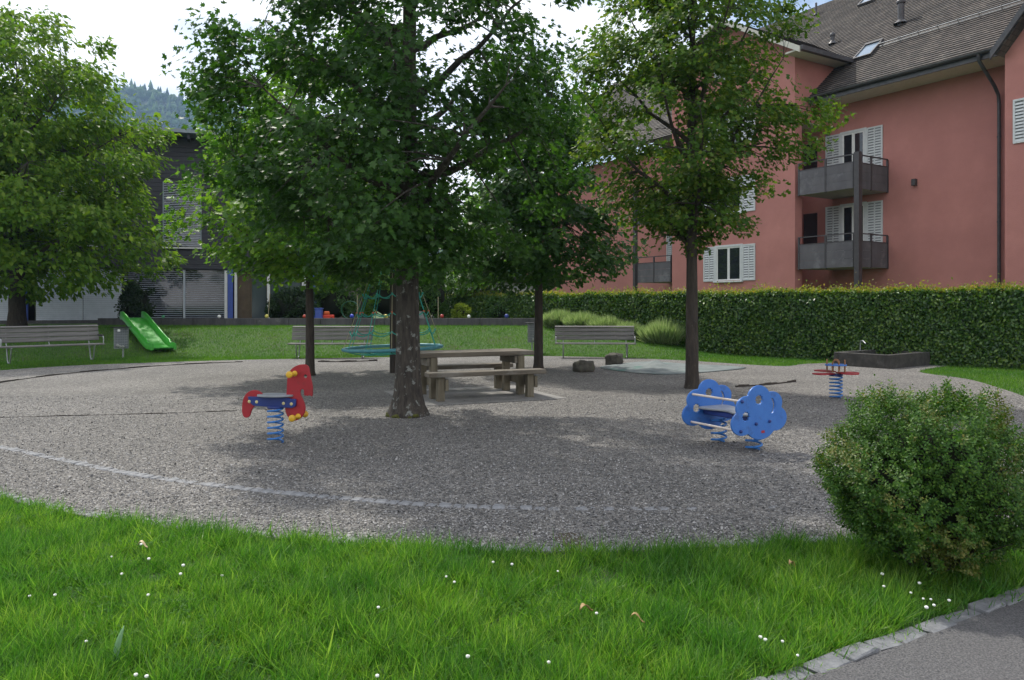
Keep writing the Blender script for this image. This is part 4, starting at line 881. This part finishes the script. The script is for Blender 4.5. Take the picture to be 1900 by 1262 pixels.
def tree(name, label, loc, prof, trunk_r, trunk_top, first, ncl, leaf, mat, bark, cl_r=.42, per=130, lsize=.11, limbs=16, rise=.55, yscale=1.0, off=(0, 0), group=None, shell=2.0, rough=.16, flare=1.5, lean=(0, 0), droop=.35, seed=1, twig=.008, gap=0.0, moss=False):
    random.seed(seed); rg = np.random.default_rng(seed)
    o = thing(name, label, 'tree', loc, 0, group)
    L0 = Vector(loc)
    zs = [p[0] for p in prof]; rs = [p[1] for p in prof]
    def env(a, z):                                                  # crown radius, uneven round the tree
        r = float(np.interp(z, zs, rs, left=0, right=0))
        return r * (1 + rough * (math.sin(a * 2 + z * 1.1 + seed) * .6 + math.sin(a * 3 - z * 1.7 + seed * 2) * .5 + math.sin(a * 5 + z * 2.9) * .35))
    # trunk
    ztop = trunk_top; pts = []; rr = []; 
    nseg = 20
    for i in range(nseg + 1):
        t = i / nseg; z = -.08 + (ztop + .08) * t ** 1.9; t = t ** 1.9
        pts.append(Vector((lean[0] * t + .03 * math.sin(t * 7 + seed) * t, lean[1] * t + .03 * math.cos(t * 6 + seed) * t, z)))
        f = 1 + (flare - 1) * math.exp(-max(z, 0) / (.9 * trunk_r * 1.1)); rr.append(trunk_r * (1 - .82 * t ** 1.15) * f)
    b = MB(); b.tube(pts, rr, 14)
    rj = random.Random(seed)
    b.v = [(x + rj.gauss(0, .05) * trunk_r * .5, y + rj.gauss(0, .05) * trunk_r * .5, z) for x, y, z in b.v]
    b.build('trunk', bark, o)
    def tp(z):
        t = min(max((z + .08) / (ztop + .08), 0), 1) ** (1 / 1.9) * nseg; i = min(int(t), nseg - 1); return pts[i].lerp(pts[i + 1], t - i), rr[i] + (rr[i + 1] - rr[i]) * (t - i)
    # limbs
    lb = MB(); samples = []
    zmin, zmax = zs[0], zs[-1]
    for i in range(limbs):
        u = (i + .5) / limbs; z0 = first + (ztop * .93 - first) * u; a = i * 2.399 + seed
        ze = z0 + (zmax - z0) * rise * (.55 + .3 * random.random()) * .55; re = env(a, ze) * random.uniform(.72, .9)
        p0, r0 = tp(z0); e = Vector((off[0] + math.cos(a) * re, off[1] + math.sin(a) * re * yscale, ze))
        c = p0.lerp(e, .5) + Vector((0, 0, -.12 * (e - p0).length + .1)) + rv() * .08 * (e - p0).length * .5
        ln = []; lr = []
        R0 = min(r0 * .62, trunk_r * .42)
        for k in range(8):
            t = k / 7; q = p0 * (1 - t) ** 2 + c * 2 * t * (1 - t) + e * t * t + rv() * .025 * (t > 0); ln.append(q); lr.append(max(R0 * (1 - .85 * t), twig)); samples.append((q, lr[-1]))
        lb.tube(ln, lr, 6)
    for k in range(10): q, r_ = tp(first + (ztop - first) * k / 9); samples.append((q, r_))
    SP = np.array([tuple(s[0]) for s in samples])
    # clusters
    C = []; tries = 0; mind = cl_r * .75
    while len(C) < ncl and tries < ncl * 60:
        tries += 1; z = random.uniform(zmin, zmax); rm = float(np.interp(z, zs, rs))
        if random.random() > (rm / max(rs)) ** 1.3 + .05: continue
        a = random.uniform(0, 2 * PI); r = env(a, z) * random.random() ** (1 / shell)
        if gap and mnoise.noise(Vector((math.cos(a) * r * .8, math.sin(a) * r * .8, z * .8 + seed))) < -.28 + gap * .2 - .0: continue
        p = np.array([off[0] + math.cos(a) * r, off[1] + math.sin(a) * r * yscale, z])
        if C and np.min(np.sum((np.array(C) - p) ** 2, 1)) < mind * mind: continue
        C.append(p)
    C = np.array(C)
    for p in C:
        dd = np.sum((SP - p) ** 2, 1) + np.maximum(SP[:, 2] - p[2], 0) * .6; j = int(np.argmin(dd)); q, r_ = samples[j]; e = Vector(p); m = q.lerp(e, .5) + Vector((0, 0, .1 * (e - q).length)) + rv() * .04
        r0 = max(min(r_ * .6, twig * 2.2), twig * .7); lb.tube([q, q * .25 + m * .5 + e * .25, e], [r0, r0 * .7, twig * .45], 4, cap=False)
    lb.build('branches', bark, o)
    # leaves
    npc = rg.integers(int(per * .55), int(per * 1.45), len(C)); idx = np.repeat(np.arange(len(C)), npc); n = len(idx)
    g = rg.normal(0, 1, (n, 3)); g = unit(g) * (rg.uniform(0, 1, (n, 1)) ** .5); crs = cl_r * rg.uniform(.75, 1.35, len(C))
    pos = C[idx] + g * crs[idx][:, None] * np.array([1.15, 1.15, .72])
    outw = pos - np.array([off[0], off[1], 0]); outw[:, 2] = 0; outw = unit(outw)
    nrm = np.array([0, 0, 1.]) * .75 + outw * .55 + rg.normal(0, .5, (n, 3)); tipd = outw * .6 + rg.normal(0, .6, (n, 3)) + np.array([0, 0, -droop]) + g * .5
    sz = lsize * rg.uniform(.6, 1.3, n)
    scatter('crown', leaf[0], leaf[1], bases(nrm, tipd, sz), pos, mat, o)
    if moss:
        mo = MB(); 
        for k in range(26):
            a = random.uniform(PI * .75, PI * 1.75); rr_ = trunk_r * random.uniform(1.25, 1.6); mo.lathe([(.001, .0), (.05, .005), (.035, .03), (.001, .04)], 6, TR(math.cos(a) * rr_, math.sin(a) * rr_, random.uniform(-.01, .03)))
        mo.build('moss', M_MOSS, o)
    return o
p = G(757, 771)
tree('maple_tree', 'large dark green maple with mossy mottled trunk beside the picnic table', (p.x, p.y, 0), [(2.02, 1.2), (2.3, 1.9), (2.8, 2.3), (4.2, 2.65), (6, 2.2), (7.6, 1.5), (9, .2)], .19, 8.6, 2.3, 340, (MAPLE_V, MAPLE_F), M_MAPLE, M_BARK, .33, 125, .086, 24, .6, off=(-.18, 0), seed=3, flare=1.75, group='maples on the gravel', moss=True, gap=.5, rough=.2)
p = G(575, 697)
tree('maple_tree', 'slim maple with light green crown behind the red horse', (p.x, p.y, 0), [(2.15, 1.0), (2.55, 2.2), (3.4, 3.05), (4.3, 2.3), (6, 1.4), (7.2, .2)], .105, 6.9, 2.2, 210, (MAPLE_S, MAPLE_SF), M_MAPLE2, M_BARK2, .42, 95, .12, 16, .5, seed=8, flare=1.25, group='maples on the gravel')
p = G(999, 684)
tree('maple_tree', 'slim dark maple behind the picnic table near the right bench', (p.x, p.y, 0), [(2.1, .9), (2.45, 2.0), (2.9, 2.3), (3.6, 2.0), (5, 1.5), (7, .8), (8, .1)], .118, 7.5, 2.2, 170, (MAPLE_S, MAPLE_SF), M_MAPLE, M_BARK2, .45, 95, .125, 15, .5, seed=13, flare=1.2, group='maples on the gravel')
p = G(1284, 721)
tree('maple_tree', 'airy light green maple behind the blue cloud rider', (p.x, p.y, 0), [(2.45, .35), (2.9, .95), (3.3, 1.45), (4.0, 1.85), (5.4, 2.25), (6.4, 2.05), (7.4, 1.75), (8.6, 1.0), (9.6, .1)], .125, 9.2, 2.5, 330, (MAPLE_S, MAPLE_SF), M_MAPLE4, M_BARK2, .33, 95, .082, 24, .95, seed=21, flare=1.25, shell=1.8, group='maples on the gravel', gap=.3)
wz = h(-17.4, 27)
tree('walnut_tree', 'broad light green walnut tree behind the left bench', (-17.4, 27, wz), [(z - wz, r) for z, r in [(1.95, 2.4), (3, 4.4), (4.7, 4.9), (6.6, 4.5), (8.1, 4.1), (9.8, 3.6), (11.0, 2.2), (11.7, .3)]], .27, 9, 2.0, 360, (LEAF_V, LEAF_F), M_WALNUT, M_BARK2, .58, 120, .22, 18, .6, yscale=.8, off=(.3, -.6), seed=31, flare=1.3, droop=1.0, shell=2.4, rough=.2, gap=.35)
p = P(885, 570, 33.0)
tree('garden_tree', 'small bright leaved tree with dark trunk in front of the far hedge', (p.x, 33.0, .8), [(.5, .3), (.9, .9), (1.8, 1.3), (3, 1.5), (4.2, 1.0), (5, .2)], .16, 4.3, .7, 75, (MAPLE_S, MAPLE_SF), M_MAPLE2, M_BARK2, .4, 60, .14, 9, .6, seed=41, flare=1.2)
p = P(1000, 570, 52)
tree('garden_tree', 'tall green tree far behind the hedge between the houses', (p.x - 4, 54, .8), [(1.5, 1.5), (3, 3), (5, 3.6), (8, 2.6), (9.5, .4)], .2, 8.5, 1.5, 90, (MAPLE_S, MAPLE_SF), M_MAPLE2, M_BARK2, .7, 60, .3, 10, .6, seed=47)

# ------------------------------------------------------------------ leafy masses: shrubs, hedge
def shrub(name, label, loc, rx, ry, ht, mat, n, lsize, leaf=(OVAL_V, OVAL_F), clumps=40, cr=.2, up=.4, seed=1, core=.72, stems=True, cat='shrub', group=None, shape=2.3, extra=None, zoff=0.0):
    rg = np.random.default_rng(seed); o = thing(name, label, cat, loc, 0, group)
    d = unit(rg.normal(0, 1, (clumps, 3))); d[:, 2] = np.where(d[:, 2] < -.75, -d[:, 2], d[:, 2]); d = unit(d)
    c = d * np.array([rx, ry, ht * .5]) * rg.uniform(.8, 1.0, (clumps, 1)) + np.array([0, 0, ht * .5 + zoff])
    idx = rg.integers(0, clumps, n); g = unit(rg.normal(0, 1, (n, 3))) * rg.uniform(0, 1, (n, 1)) ** .6
    pos = c[idx] + g * cr * rg.uniform(.7, 1.3, clumps)[idx][:, None]; pos[:, 2] = np.maximum(pos[:, 2], .02)
    ow = unit(pos - np.array([0, 0, ht * .45])); nrm = ow * .6 + rg.normal(0, .6, (n, 3)) + np.array([0, 0, .3]); tip = ow * .7 + g * .6 + rg.normal(0, .5, (n, 3)) + np.array([0, 0, up])
    B = bases(nrm, tip, lsize * rg.uniform(.6, 1.35, n))
    if extra is not None:
        sel = (wob(pos[:, 0] * 2.2, pos[:, 2] * 2.6, 1, seed) + .8 * wob(pos[:, 1] * 2, pos[:, 2] * 3, 1.4, 1) + rg.normal(0, .35, n)) > extra[1]
        scatter('yellowed_foliage', leaf[0], leaf[1], B[sel], pos[sel], extra[0], o); B, pos = B[~sel], pos[~sel]
    scatter('foliage', leaf[0], leaf[1], B, pos, mat, o)
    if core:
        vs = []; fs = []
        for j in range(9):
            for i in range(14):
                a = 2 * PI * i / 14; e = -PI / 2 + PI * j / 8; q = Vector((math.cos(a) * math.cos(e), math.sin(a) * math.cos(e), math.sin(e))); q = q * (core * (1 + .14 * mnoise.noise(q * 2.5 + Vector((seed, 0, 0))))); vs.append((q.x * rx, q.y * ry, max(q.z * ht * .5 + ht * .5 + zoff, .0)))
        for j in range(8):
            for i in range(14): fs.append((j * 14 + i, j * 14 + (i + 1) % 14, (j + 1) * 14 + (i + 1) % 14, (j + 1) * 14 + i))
        MB().add(vs, fs, True).build('shaded_core', M_CORE, o)
    if stems:
        b = MB(); rr = random.Random(seed)
        for k in range(14):
            a = rr.uniform(0, 2 * PI); e = rr.uniform(.2, 1); q = Vector((math.cos(a) * rx * e * .9, math.sin(a) * ry * e * .9, ht * (.55 + .35 * (1 - e * .6)))); b.tube([(q.x * .12, q.y * .12, -.03), (q.x * .6, q.y * .6, q.z * .45), tuple(q)], [.012, .008, .003], 5)
        b.build('stem', M_BARK2, o)
    return o
def boxwood(loc, rx, ry, ht, ns=5200, per=13):
    rg = np.random.default_rng(5); o = thing('boxwood_bush', 'clipped round green and yellowish boxwood bush in the right foreground', 'bush', loc)
    d = unit(rg.normal(0, 1, (ns, 3))); d = d[d[:, 2] > -.97]; ns = len(d)
    lump = 1 + .07 * np.sin(d[:, 0] * 7 + d[:, 2] * 5) + .06 * np.sin(d[:, 1] * 9 - d[:, 2] * 6 + 1) + .05 * np.sin(d[:, 0] * 13 - d[:, 1] * 11)
    low = np.clip(-d[:, 2], 0, 1)
    hole = (wob(d[:, 0] * 2.6, d[:, 2] * 3.0 + d[:, 1], 1, 2.2) + .6 * wob(d[:, 1] * 3, d[:, 2] * 4, 1.2, .4)) > .62
    rad = np.where(hole, rg.uniform(.55, .8, ns), 1 - rg.exponential(.10, ns)) * lump * (1 - .12 * low)
    base = d * np.stack([np.where(d[:, 2] < 0, (1 - d[:, 2] ** 2) ** -.22, 1.0)] * 2 + [np.ones(ns)], 1) * rad[:, None] * np.array([rx, ry, ht * .5]) * .93 + np.array([0, 0, ht * .5 + .01])
    ax = unit(d * np.array([1, 1, .6]) * .7 + np.array([0, 0, .55]) + rg.normal(0, .28, (ns, 3))); L_ = .085 * rg.uniform(.6, 1.3, ns)
    idx = np.repeat(np.arange(ns), per); n = len(idx); t = np.tile((np.arange(per) + .5) / per, ns); ang = np.tile(np.arange(per) * 2.4, ns) + rg.uniform(0, 6, ns)[idx]
    A_ = ax[idx]; s1 = unit(np.cross(A_, np.array([.3, .5, .8]))); s2 = np.cross(A_, s1); out = s1 * np.cos(ang)[:, None] + s2 * np.sin(ang)[:, None]
    pos = base[idx] + A_ * (t * L_[idx])[:, None] + out * .004; pos[:, 2] = np.maximum(pos[:, 2], .01)
    tip = out * (1.15 - t)[:, None] + A_ * (.35 + t)[:, None]; nrm = A_ * .9 - out * .4 + rg.normal(0, .3, (n, 3)); B = bases(nrm, tip, .023 * rg.uniform(.65, 1.25, n) * (1.1 - .35 * t))
    yl = ((wob(base[:, 0] * 3, base[:, 2] * 3.2, 1, 5) + .9 * np.clip(base[:, 2] / ht - .55, 0, 1) * 1.6 + rg.normal(0, .3, ns)) > .55)[idx]
    scatter('yellowed_foliage', OVAL_V, OVAL_F, B[yl], pos[yl], M_BOXY, o); scatter('foliage', OVAL_V, OVAL_F, B[~yl], pos[~yl], M_BOX, o)
    b = MB(); rr = random.Random(4)
    for k in range(70):
        q = base[rr.randrange(ns)]; b.tube([(q[0] * .06, q[1] * .06, -.03), (q[0] * .45, q[1] * .45, q[2] * .4 + .02), tuple(q)], [.014, .008, .002], 5)
    b.build('stem', M_BARK2, o)
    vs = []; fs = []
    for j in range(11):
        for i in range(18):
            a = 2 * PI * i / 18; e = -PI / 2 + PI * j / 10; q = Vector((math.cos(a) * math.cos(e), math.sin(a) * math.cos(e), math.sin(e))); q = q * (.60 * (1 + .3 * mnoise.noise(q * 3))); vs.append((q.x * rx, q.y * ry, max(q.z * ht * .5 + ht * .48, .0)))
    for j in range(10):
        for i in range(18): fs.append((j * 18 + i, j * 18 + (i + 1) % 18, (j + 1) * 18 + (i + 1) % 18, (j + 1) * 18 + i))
    MB().add(vs, fs, True).build('shaded_core', M_CORE, o)
boxwood((2.49, 4.60, 0), .63, .58, 1.07)
p = P(541, 588, 31); shrub('round_shrub', 'round dark green shrub on the terrace before the glass front', (p.x, 31, .82), .95, .8, 1.35, M_DSHRUB, 7000, .09, clumps=60, cr=.22, seed=6)
p = P(250, 590, 31); shrub('round_shrub', 'dark shrub behind the slide in front of the blinds', (p.x, 31.2, .8), .62, .6, 1.7, M_DSHRUB, 5000, .1, clumps=50, cr=.22, seed=7)
p = P(795, 588, 31.5); shrub('tall_shrub', 'tall dense green shrub behind the wall right of the big trunk', (p.x, 31.6, .8), .95, .9, 2.7, M_GSHRUB, 12000, .09, clumps=110, cr=.24, up=1.2, seed=8)
p = P(620, 588, 33); shrub('tall_shrub', 'leafy green shrub behind the toy car on the terrace', (p.x, 33, .8), .9, .8, 1.9, M_GSHRUB, 6500, .11, clumps=60, cr=.26, seed=9)
p = P(722, 560, 36); shrub('tall_shrub', 'green shrub seen through the climbing net beyond the terrace', (p.x, 36, .8), 1.4, 1, 2.2, M_MAPLE2, 7000, .12, clumps=70, cr=.3, seed=19)
p = P(856, 588, 30.5); shrub('yellow_shrub', 'small bright yellow green shrub behind the retaining wall', (p.x, 30.5, .82), .38, .35, .75, M_YSHRUB, 3000, .07, clumps=30, cr=.13, seed=10)
p = P(935, 588, 31.0); shrub('low_shrub', 'loose olive shrub behind the wall beside the small tree', (p.x, 31.2, .82), .75, .5, 1.05, M_GSHRUB, 3500, .08, clumps=36, cr=.2, seed=11)
GR = ([(-.5, 0, 0), (.5, 0, 0), (.3, .6, .0), (0, 1, .1), (-.3, .6, .0)], [(0, 1, 2, 4), (4, 2, 3)])
def lavender(px, Y, w_, ht, label, seed):
    rg = np.random.default_rng(seed); x = (px - 950) / F * Y; z = h(x, Y); o = thing('lavender_bush', label, 'bush', (x, Y, z), 0, 'lavender in front of the hedge'); n = 5200
    r = rg.uniform(0, 1, n) ** .5; a = rg.uniform(0, 2 * PI, n); base = np.stack([r * np.cos(a) * w_ * .6, r * np.sin(a) * .45 * .6, np.full(n, -.02)], 1)
    dr = np.stack([np.cos(a) * r * .75, np.sin(a) * r * .75, np.full(n, 1.0)], 1) + rg.normal(0, .16, (n, 3)); dr = unit(dr); ln = ht * rg.uniform(.6, 1.1, n) * (1.05 - .3 * r)
    st = rg.uniform(0, .55, n)[:, None]; side = unit(np.cross(dr, rg.normal(0, 1, (n, 3)))); B = np.stack([side * .024, dr * (ln[:, None] * (1 - st)), np.cross(side, dr) * .1], 1)
    scatter('sprigs', *GR, B, base + dr * ln[:, None] * st, M_LAV, o)
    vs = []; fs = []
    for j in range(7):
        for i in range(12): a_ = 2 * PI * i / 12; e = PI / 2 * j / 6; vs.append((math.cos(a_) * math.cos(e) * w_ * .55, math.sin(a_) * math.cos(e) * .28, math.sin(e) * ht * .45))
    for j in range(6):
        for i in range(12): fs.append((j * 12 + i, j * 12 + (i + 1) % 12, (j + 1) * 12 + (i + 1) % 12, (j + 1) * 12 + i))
    MB().add(vs, fs, True).build('shaded_core', M_CORE, o)
lavender(1040, 28.3, .8, .72, 'lavender bush at the right end of the retaining wall', 1); lavender(1083, 27.6, .8, .72, 'grey green lavender bush above the left half of the bench', 2)
lavender(1128, 27.0, .8, .68, 'grey green lavender bush above the right half of the bench', 3); lavender(1168, 26.4, .7, .62, 'small lavender bush beside the right end of the bench', 4); lavender(1235, 25.6, .95, .92, 'largest lavender bush left of the airy maple trunk', 5)

# hedge
A = Vector((13.6, 18.45, 0)); B_ = Vector((-3.2, 34.2, 0)); hd = (B_ - A); HL = hd.length; hd.normalize(); hn = Vector((-hd.y, hd.x, 0))
if hn.y > 0: hn = -hn
hg = thing('hedge', 'long clipped beech hedge with top leaves coloured sunlit yellow', 'hedge', tuple(A))
rg = np.random.default_rng(77); n = 98000
u = HL * rg.uniform(0, 1, n) ** 1.25; top = rg.uniform(0, 1, n) < .16
zt = 1.95 + .05 * wob(u * .9, u * .3) + .035 * wob(u * 3.1, u * 2) 
gx_ = A.x + hd.x * u; gy_ = A.y + hd.y * u; g0 = H(gx_, gy_)
zz = np.where(top, zt - .02 + rg.uniform(-.08, .06, n), g0 + (zt - g0) * rg.uniform(0, 1, n)); wd = np.where(top, rg.uniform(-.35, .42, n), .36 + rg.normal(0, .06, n) + .05 * wob(u * 2.4, zz * 3) - .05 * (zz > 1.8))
pos = np.stack([hd.x * u + hn.x * wd, hd.y * u + hn.y * wd, zz], 1)
nrm = np.where(top[:, None], np.array([0, 0, 1.]), np.array([hn.x, hn.y, .35])) + rg.normal(0, .62, (n, 3)); tip = rg.normal(0, .6, (n, 3)) + np.array([hn.x * .3, hn.y * .3, -.1])
scatter('foliage', OVAL_V, OVAL_F, bases(nrm, tip, .095 * rg.uniform(.6, 1.3, n)), pos, M_HEDGE, hg)
n = 17000; u = HL * rg.uniform(0, 1, n) ** 1.15; zt = 1.95 + .05 * wob(u * .9, u * .3) + .035 * wob(u * 3.1, u * 2); wd = rg.uniform(-.34, .42, n)
zz = zt + rg.exponential(.05, n) * (1 + .6 * wob(u * 1.7, u)) - .02; pos = np.stack([hd.x * u + hn.x * wd, hd.y * u + hn.y * wd, zz], 1)
scatter('sunlit_top_leaves', OVAL_V, OVAL_F, bases(rg.normal(0, .6, (n, 3)) + np.array([0, 0, .5]), rg.normal(0, .5, (n, 3)) + np.array([0, 0, .8]), .07 * rg.uniform(.6, 1.3, n)), pos, M_HTOP, hg)  # top layer of leaves coloured yellow to stand for sun on the hedge
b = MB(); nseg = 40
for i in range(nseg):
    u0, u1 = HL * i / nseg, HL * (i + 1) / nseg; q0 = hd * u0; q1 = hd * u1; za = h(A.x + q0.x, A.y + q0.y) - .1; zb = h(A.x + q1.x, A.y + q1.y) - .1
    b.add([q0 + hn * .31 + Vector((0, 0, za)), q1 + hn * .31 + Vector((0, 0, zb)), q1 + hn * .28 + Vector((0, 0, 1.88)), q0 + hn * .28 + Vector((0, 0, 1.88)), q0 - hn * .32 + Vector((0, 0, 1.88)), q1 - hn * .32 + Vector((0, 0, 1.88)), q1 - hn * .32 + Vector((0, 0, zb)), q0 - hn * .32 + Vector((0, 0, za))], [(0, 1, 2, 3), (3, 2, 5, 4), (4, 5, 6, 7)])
b.build('shaded_core', M_CORE, hg)

# ------------------------------------------------------------------ grass
BL = [(-.5, 0, 0), (.5, 0, 0), (.42, .5, .10), (-.42, .5, .10), (0, 1, .38)]; BF = [(0, 1, 2), (0, 2, 3), (3, 2, 4)]
rg = np.random.default_rng(99)
def blades(name, X, Y, ht, wd, mat, label, tv, tf, lean=.35):
    n = len(X); a = rg.uniform(0, 2 * PI, n); f = np.stack([np.cos(a), np.sin(a), np.zeros(n)], 1)
    up = np.array([0, 0, 1.]) + rg.normal(0, lean, (n, 3)) * np.array([1, 1, 0]) + np.array([.10, -.05, 0]); up = unit(up); sd = unit(np.cross(up, f)); fw = np.cross(sd, up)
    B = np.stack([sd * wd[:, None], up * ht[:, None], fw * ht[:, None]], 1)
    return tag(scatter(name, tv, tf, B, np.stack([X, Y, H(X, Y) - .012], 1), mat), label, 'grass', kind='stuff')
n = 760000; Y = 2.7 + 4.4 * rg.uniform(0, 1, n) ** 1.15; X = (rg.uniform(-60, 1960, n) - 950) / F * Y
inside = inpoly(X, Y, OUT); kd = (X - K0.x) * KN.x + (Y - K0.y) * KN.y
# thin, ragged fringe across the gravel edge and the kerb
edge = inpoly(X, Y - .03 - .05 * rg.uniform(0, 1, n), OUT)
k = (~inside | (~edge & (rg.uniform(0, 1, n) < .5))) & (kd > .10 + .03 * wob(X * 3, Y * 3) - .1 * (rg.uniform(0, 1, n) < .06)) 
dens = .55 + .3 * wob(X * 1.3, Y * 1.6) + .45 * wob(X * 7, Y * 7.7, 1, 2) + .3 * wob(X * 15, Y * 13, 1, 5); k &= rg.uniform(0, 1, n) < np.clip(dens, .16, 1)
X, Y = X[k][:275000], Y[k][:275000]; n = len(X)
ht = (.072 + .022 * wob(X * 1.6, Y * 1.9, 1, .7) + .03 * wob(X * 7, Y * 7.7, 1, 2)) * rg.lognormal(0, .38, n); ht = np.clip(ht, .025, .2)
blades('grass', X, Y, ht, .0037 * rg.lognormal(0, .35, n), M_GRASS, 'long bright green grass in the foreground', BL, BF, .52)
n = 620000; Y = 12 + 18 * rg.uniform(0, 1, n); X = rg.uniform(-22, 14.5, n); k = ~inpoly(X, Y, OUT) & (np.abs((X * F / Y)) < 1010) & ((Y < 28.85) | (X > 1.6)); X, Y = X[k], Y[k]
hdist = (X - A.x) * hn.x + (Y - A.y) * hn.y; k = hdist > .3; X, Y = X[k][:260000], Y[k][:260000]; n = len(X)
blades('lawn_grass', X, Y, .055 * rg.lognormal(0, .3, n), .011 * rg.uniform(.6, 1.4, n), M_GRASSF, 'mown lawn grass behind and beside the gravel', [(-.5, 0, 0), (.5, 0, 0), (0, 1, .3)], [(0, 1, 2)], .4)
# clover leaves in the near lawn
n = 26000; Y = 2.8 + 3.2 * rg.uniform(0, 1, n); X = (rg.uniform(0, 1900, n) - 950) / F * Y; kd = (X - K0.x) * KN.x + (Y - K0.y) * KN.y
k = ~inpoly(X, Y, OUT) & (kd > .12) & (wob(X * 1.9, Y * 2.3, 1, 4) > .22); X, Y = X[k][::2], Y[k][::2]; n = len(X)
TF = []; TVv = []
for j in range(3):
    a = j * 2 * PI / 3; c, s = math.cos(a), math.sin(a); b0 = len(TVv)
    for (u_, v_, w_) in ((0, 0, 0), (.35, .55, .12), (0, .95, .1), (-.35, .55, .12)): TVv.append((u_ * c - v_ * s, u_ * s + v_ * c, w_))
    TF.append((b0, b0 + 1, b0 + 2, b0 + 3))
M_CLOV = leafmat('clover_leaf', (.035, .11, .014), (.05, .14, .018), (.07, .17, .025), (1.4, 1.6, .8), .35, .7, .15)
tag(scatter('clover', TVv, TF, bases(rg.normal(0, .35, (n, 3)) + np.array([0, 0, 1.]), rg.normal(0, 1, (n, 3)), .014 * rg.uniform(.6, 1.4, n)), np.stack([X, Y, .035 + .03 * rg.uniform(0, 1, n)], 1), M_CLOV), 'patches of small clover leaves in the foreground grass', 'clover', kind='stuff')

# white clover and daisy heads
fm = MB(); fm.lathe([(.001, -.010), (.009, -.008), (.0125, 0), (.011, .007), (.005, .011), (.001, .012)], 9); hm = recalc(fm.build('flower_head', M_PETAL)); hme = hm.data; bpy.data.objects.remove(hm)
sme = MB().tube([(.006, 0, -.095), (0, 0, -.045), (0, 0, -.008)], .0016, 4).mesh('stem')
FL = ([(262, 1010), (207, 1033), (276, 1037), (340, 1049), (335, 1065), (412, 1068), (226, 1065), (55, 1106), (102, 1104), (275, 1104), (915, 1043), (950, 1047), (828, 1070), (843, 1080), (1035, 1060), (702, 1127), (868, 1218), (1107, 1138), (1018, 1229), (1637, 1065), (1706, 1082), (1640, 1088), (1690, 1100), (1713, 1111), (1727, 1112), (1733, 1123), (1719, 1127), (1761, 1114), (1480, 1216), (1420, 1187), (1411, 1182), (1452, 1190), (252, 1252), (272, 1255), (700, 1254), (160, 1190)])
ORD = 'first second third fourth fifth sixth seventh eighth ninth tenth eleventh twelfth thirteenth fourteenth fifteenth'.split()
AREA = [(0, 480, 'in the left foreground grass'), (480, 1300, 'in the middle foreground grass'), (1300, 1600, 'in the grass close above the kerb'), (1600, 1900, 'in the grass below the round bush')]
FLL = []
for a0, a1, tx in AREA:
    for j, q in enumerate(sorted(f for f in FL if a0 <= f[0] < a1)): FLL.append((q, ORD[j] + ' white flower from the left ' + tx))
for (px, py), lab in FLL:
    q = G(px, py, .10); o = thing('clover_flower', lab, 'flower', tuple(q), random.uniform(0, 6), 'white flowers in the grass')
    sc = random.uniform(.5, .85); c = link('flower_head', hme, M_PETAL, o); c.scale = (sc, sc, sc * .85); link('stem', sme, M_STEM, o)
M_BROADLEAF = pm('broad_leaf', (.10, .22, .09), (.14, .28, .12), 9, .6)
def curled(loc, rz, L_, W_, mat, name, label, cat, stand=0, tip=.3):
    vs = []; fs = []; nu = 8
    for i in range(nu + 1):
        t = i / nu; wv = W_ * math.sin(PI * min(t * .95 + .05, 1)) ** .8
        for j in (-1, 0, 1): vs.append((L_ * (t - .5) if not stand else L_ * tip * t * t, j * wv, (abs(j) * W_ * .5 + .02 * math.sin(t * 5)) if not stand else L_ * t))
    for i in range(nu):
        for j in range(2): a = i * 3 + j; fs.append((a, a + 1, a + 4, a + 3))
    o = MB().add(vs, fs, True).build(name, mat); o.location = loc; o.rotation_euler = (0, 0, rz); m = o.modifiers.new('thickness', 'SOLIDIFY'); m.thickness = .0015; tag(o, label, cat)
curled(G(1088, 1130, .09), .6, .085, .016, M_DRY, 'dry_leaf', 'curled brown dry leaf in the grass below the centre', 'leaf'); curled(G(1183, 1148, .085), -.2, .07, .013, M_DRY, 'dry_leaf', 'small brown dry leaf right of the curled one', 'leaf')
curled(G(265, 1012, .085), .2, .06, .018, pm('pale_leaf', (.5, .4, .25), None, 9, .7), 'dry_leaf', 'pale dry leaf near the gravel on the left', 'leaf'); curled(G(1470, 1048, .085), .5, .05, .016, M_DRY, 'dry_leaf', 'small dry leaf in the grass left of the round bush', 'leaf')
curled(G(213, 1240, .0), 1.2, .17, .018, M_BROADLEAF, 'broad_leaf', 'single broad grey green leaf standing in the left foreground grass', 'leaf', 1)
o = sheet('dirt_patch', [tuple(G(*q).xy) for q in ((1025, 993), (1060, 990), (1085, 1000), (1082, 1014), (1050, 1018), (1030, 1004))], .0085, M_DIRT, 'small bare brown patch at the gravel edge')
# ------------------------------------------------------------------ haze
hm_ = bpy.data.materials.new('haze'); hm_.use_nodes = True; t = hm_.node_tree; t.nodes.clear()
v = N(t, 'ShaderNodeVolumePrincipled'); v.inputs['Color'].default_value = (.45, .68, 1, 1); v.inputs['Density'].default_value = .00026; v.inputs['Anisotropy'].default_value = .2
oo = N(t, 'ShaderNodeOutputMaterial'); t.links.new(v.outputs[0], oo.inputs['Volume'])
o = MB().box(-1950, 620, -20, 1560, -6, 420).build('haze', hm_); tag(o, 'thin blue haze over the distance', 'haze', kind='stuff')
